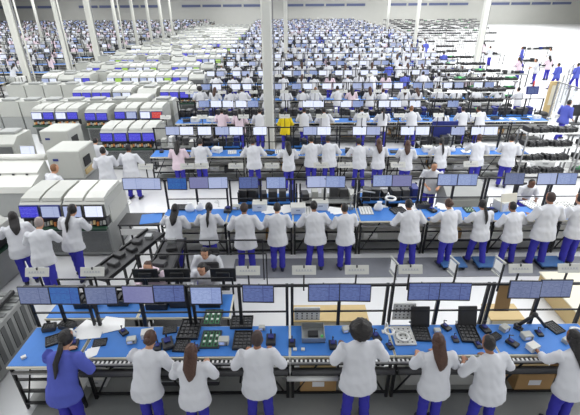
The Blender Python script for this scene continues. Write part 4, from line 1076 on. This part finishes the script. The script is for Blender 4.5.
# partition of glass, bin, cart and door frame on the right
p0 = gp(547, 122, z=0); p1 = gp(585, 140, z=0)
def glass_wall(a, b, h, n, lab):
    r = empty('glass_partition', (a.x, a.y, 0)); tag(r, lab, 'partition', 'glass partitions'); d = (b-a); L = d.length; ang = math.atan2(d.y, d.x); r.rotation_euler = (0, 0, ang)
    for i in range(n): MB().box(((i+.5)*L/n, 0, h/2), (L/n-.06, .015, h-.1), 'glass').obj('pane', r)
    for i in range(n+1): MB().box((i*L/n, 0, h/2), (.06, .06, h), 'alu').obj('frame_post', r)
    MB().box((L/2, 0, h), (L, .06, .05), 'alu').obj('top_rail', r)
glass_wall(p0, p1, 2.0, 3, 'glass partition with pale frame at the right edge'); glass_wall(p0, gp(547, 95, z=0)+Vector((1.2, 0, 0)), 2.0, 3, 'glass partition running away from the first one')
p = gp(549, 118, z=0); single(MB().box((0, 0, .95), (.5, .12, 1.9), 'beige', bev=.02), 'door_kiosk', 'tan upright door panel beside the glass partition', 'door panel', (p.x-.2, p.y, 0), 0, [('window', MB().box((0, -.065, 1.2), (.25, .01, 1.0), 'cream'))])
p = gp(538, 130, z=0); single(MB().loft([((0, 0, 0), .26, .22), ((0, 0, .75), .33, .28)], 'dark', 12), 'waste_bin', 'dark grey bin with black bag in the right aisle', 'bin', (p.x, p.y, 0), 0, [('bag', MB().ball((-.05, 0, .80), (.3, .26, .12), 'black_pl'))])
p = gp(572, 135, z=0); b_ = MB().box((0, 0, .55), (.6, .4, .05), 'dark', bev=.01)
single(b_, 'push_cart', 'push cart carrying a black screen beside the blue-coated walker', 'cart', (p.x, p.y, 0), 0, [('leg', MB().box((sx*.26, sy*.16, .29), (.03, .03, .5), 'steel')) for sx in (-1, 1) for sy in (-1, 1)]+[('black_screen', MB().box((0, 0, 1.15), (.75, .08, .5), 'black_pl', bev=.02)), ('mast', MB().box((0, 0, .8), (.05, .05, .5), 'black')), ('base_shelf', MB().box((0, 0, .06), (.6, .4, .04), 'dark'))])
p = gp(524, 122, z=0); single(MB().tube([(0, 0, 0), (0, 0, 1.5)], .03, 'alu', 8).box((0, 0, .02), (.4, .4, .04), 'black', bev=.01), 'status_terminal', 'status terminal with blue screen on a pole by the racks', 'terminal', (p.x, p.y, 0), 0, [('display', MB().box((0, -.02, 1.6), (.6, .05, .38), 'navy', rx=-.2)), ('screen', MB().box((0, -.05, 1.6), (.5, .01, .3), 'scr_work', rx=-.2)), ('red_cap', MB().loft([((0, 0, 1.8), .05, .05), ((0, 0, 2.05), .03, .03)], 'red', 8))])
# table and work groups on the far open floor
for i, (px, py, w_, lab) in enumerate(((508, 86, 2.2, 'table with black boxes on the open floor right of the racks'), (488, 64, 2.6, 'long dark table by the right column'), (535, 58, 3.0, 'grey table far off on the open floor'), (540, 78, 1.8, 'white table left of the two blue-coated people'), (528, 72, 1.6, 'small dark table before the white one'))):
    p = gp(px, py, z=0); r = empty('work_table', (p.x, p.y, 0)); tag(r, lab, 'table', 'tables on the open floor')
    MB().box((0, 0, .85), (w_, .9, .05), 'machine' if i in (3,) else 'machine_grey', bev=.01).obj('table_top', r)
    for sx in (-1, 1):
        for sy in (-1, 1): MB().box((sx*(w_/2-.08), sy*.38, .41), (.05, .05, .82), 'black').obj('leg', r)
    q = MB(); rr = random.Random(i)
    for k in range(int(w_*3)): q.box((-w_/2+.2+k*.33, rr.uniform(-.2, .2), .98), (.26, .3, rr.uniform(.1, .35)), rr.choice(('black_pl', 'dark', 'white', 'black_pl', 'navy')), bev=.01)
    q.obj('equipment', r)['kind'] = 'stuff'
# lamp fittings on the ceiling
n_ = 2
for x in (-10.5, 10.5):
    for y in (10, 24):
        for k in (-4, 0, 4):
            o = struct(MB().box((0, 0, 0), (.3, 6, .08), 'white'), 'trim_%d' % n_); o.location = (x+k, y, CEIL-.05); n_ += 1
for o in HOLD:
    try: bpy.data.objects.remove(o)
    except ReferenceError: pass
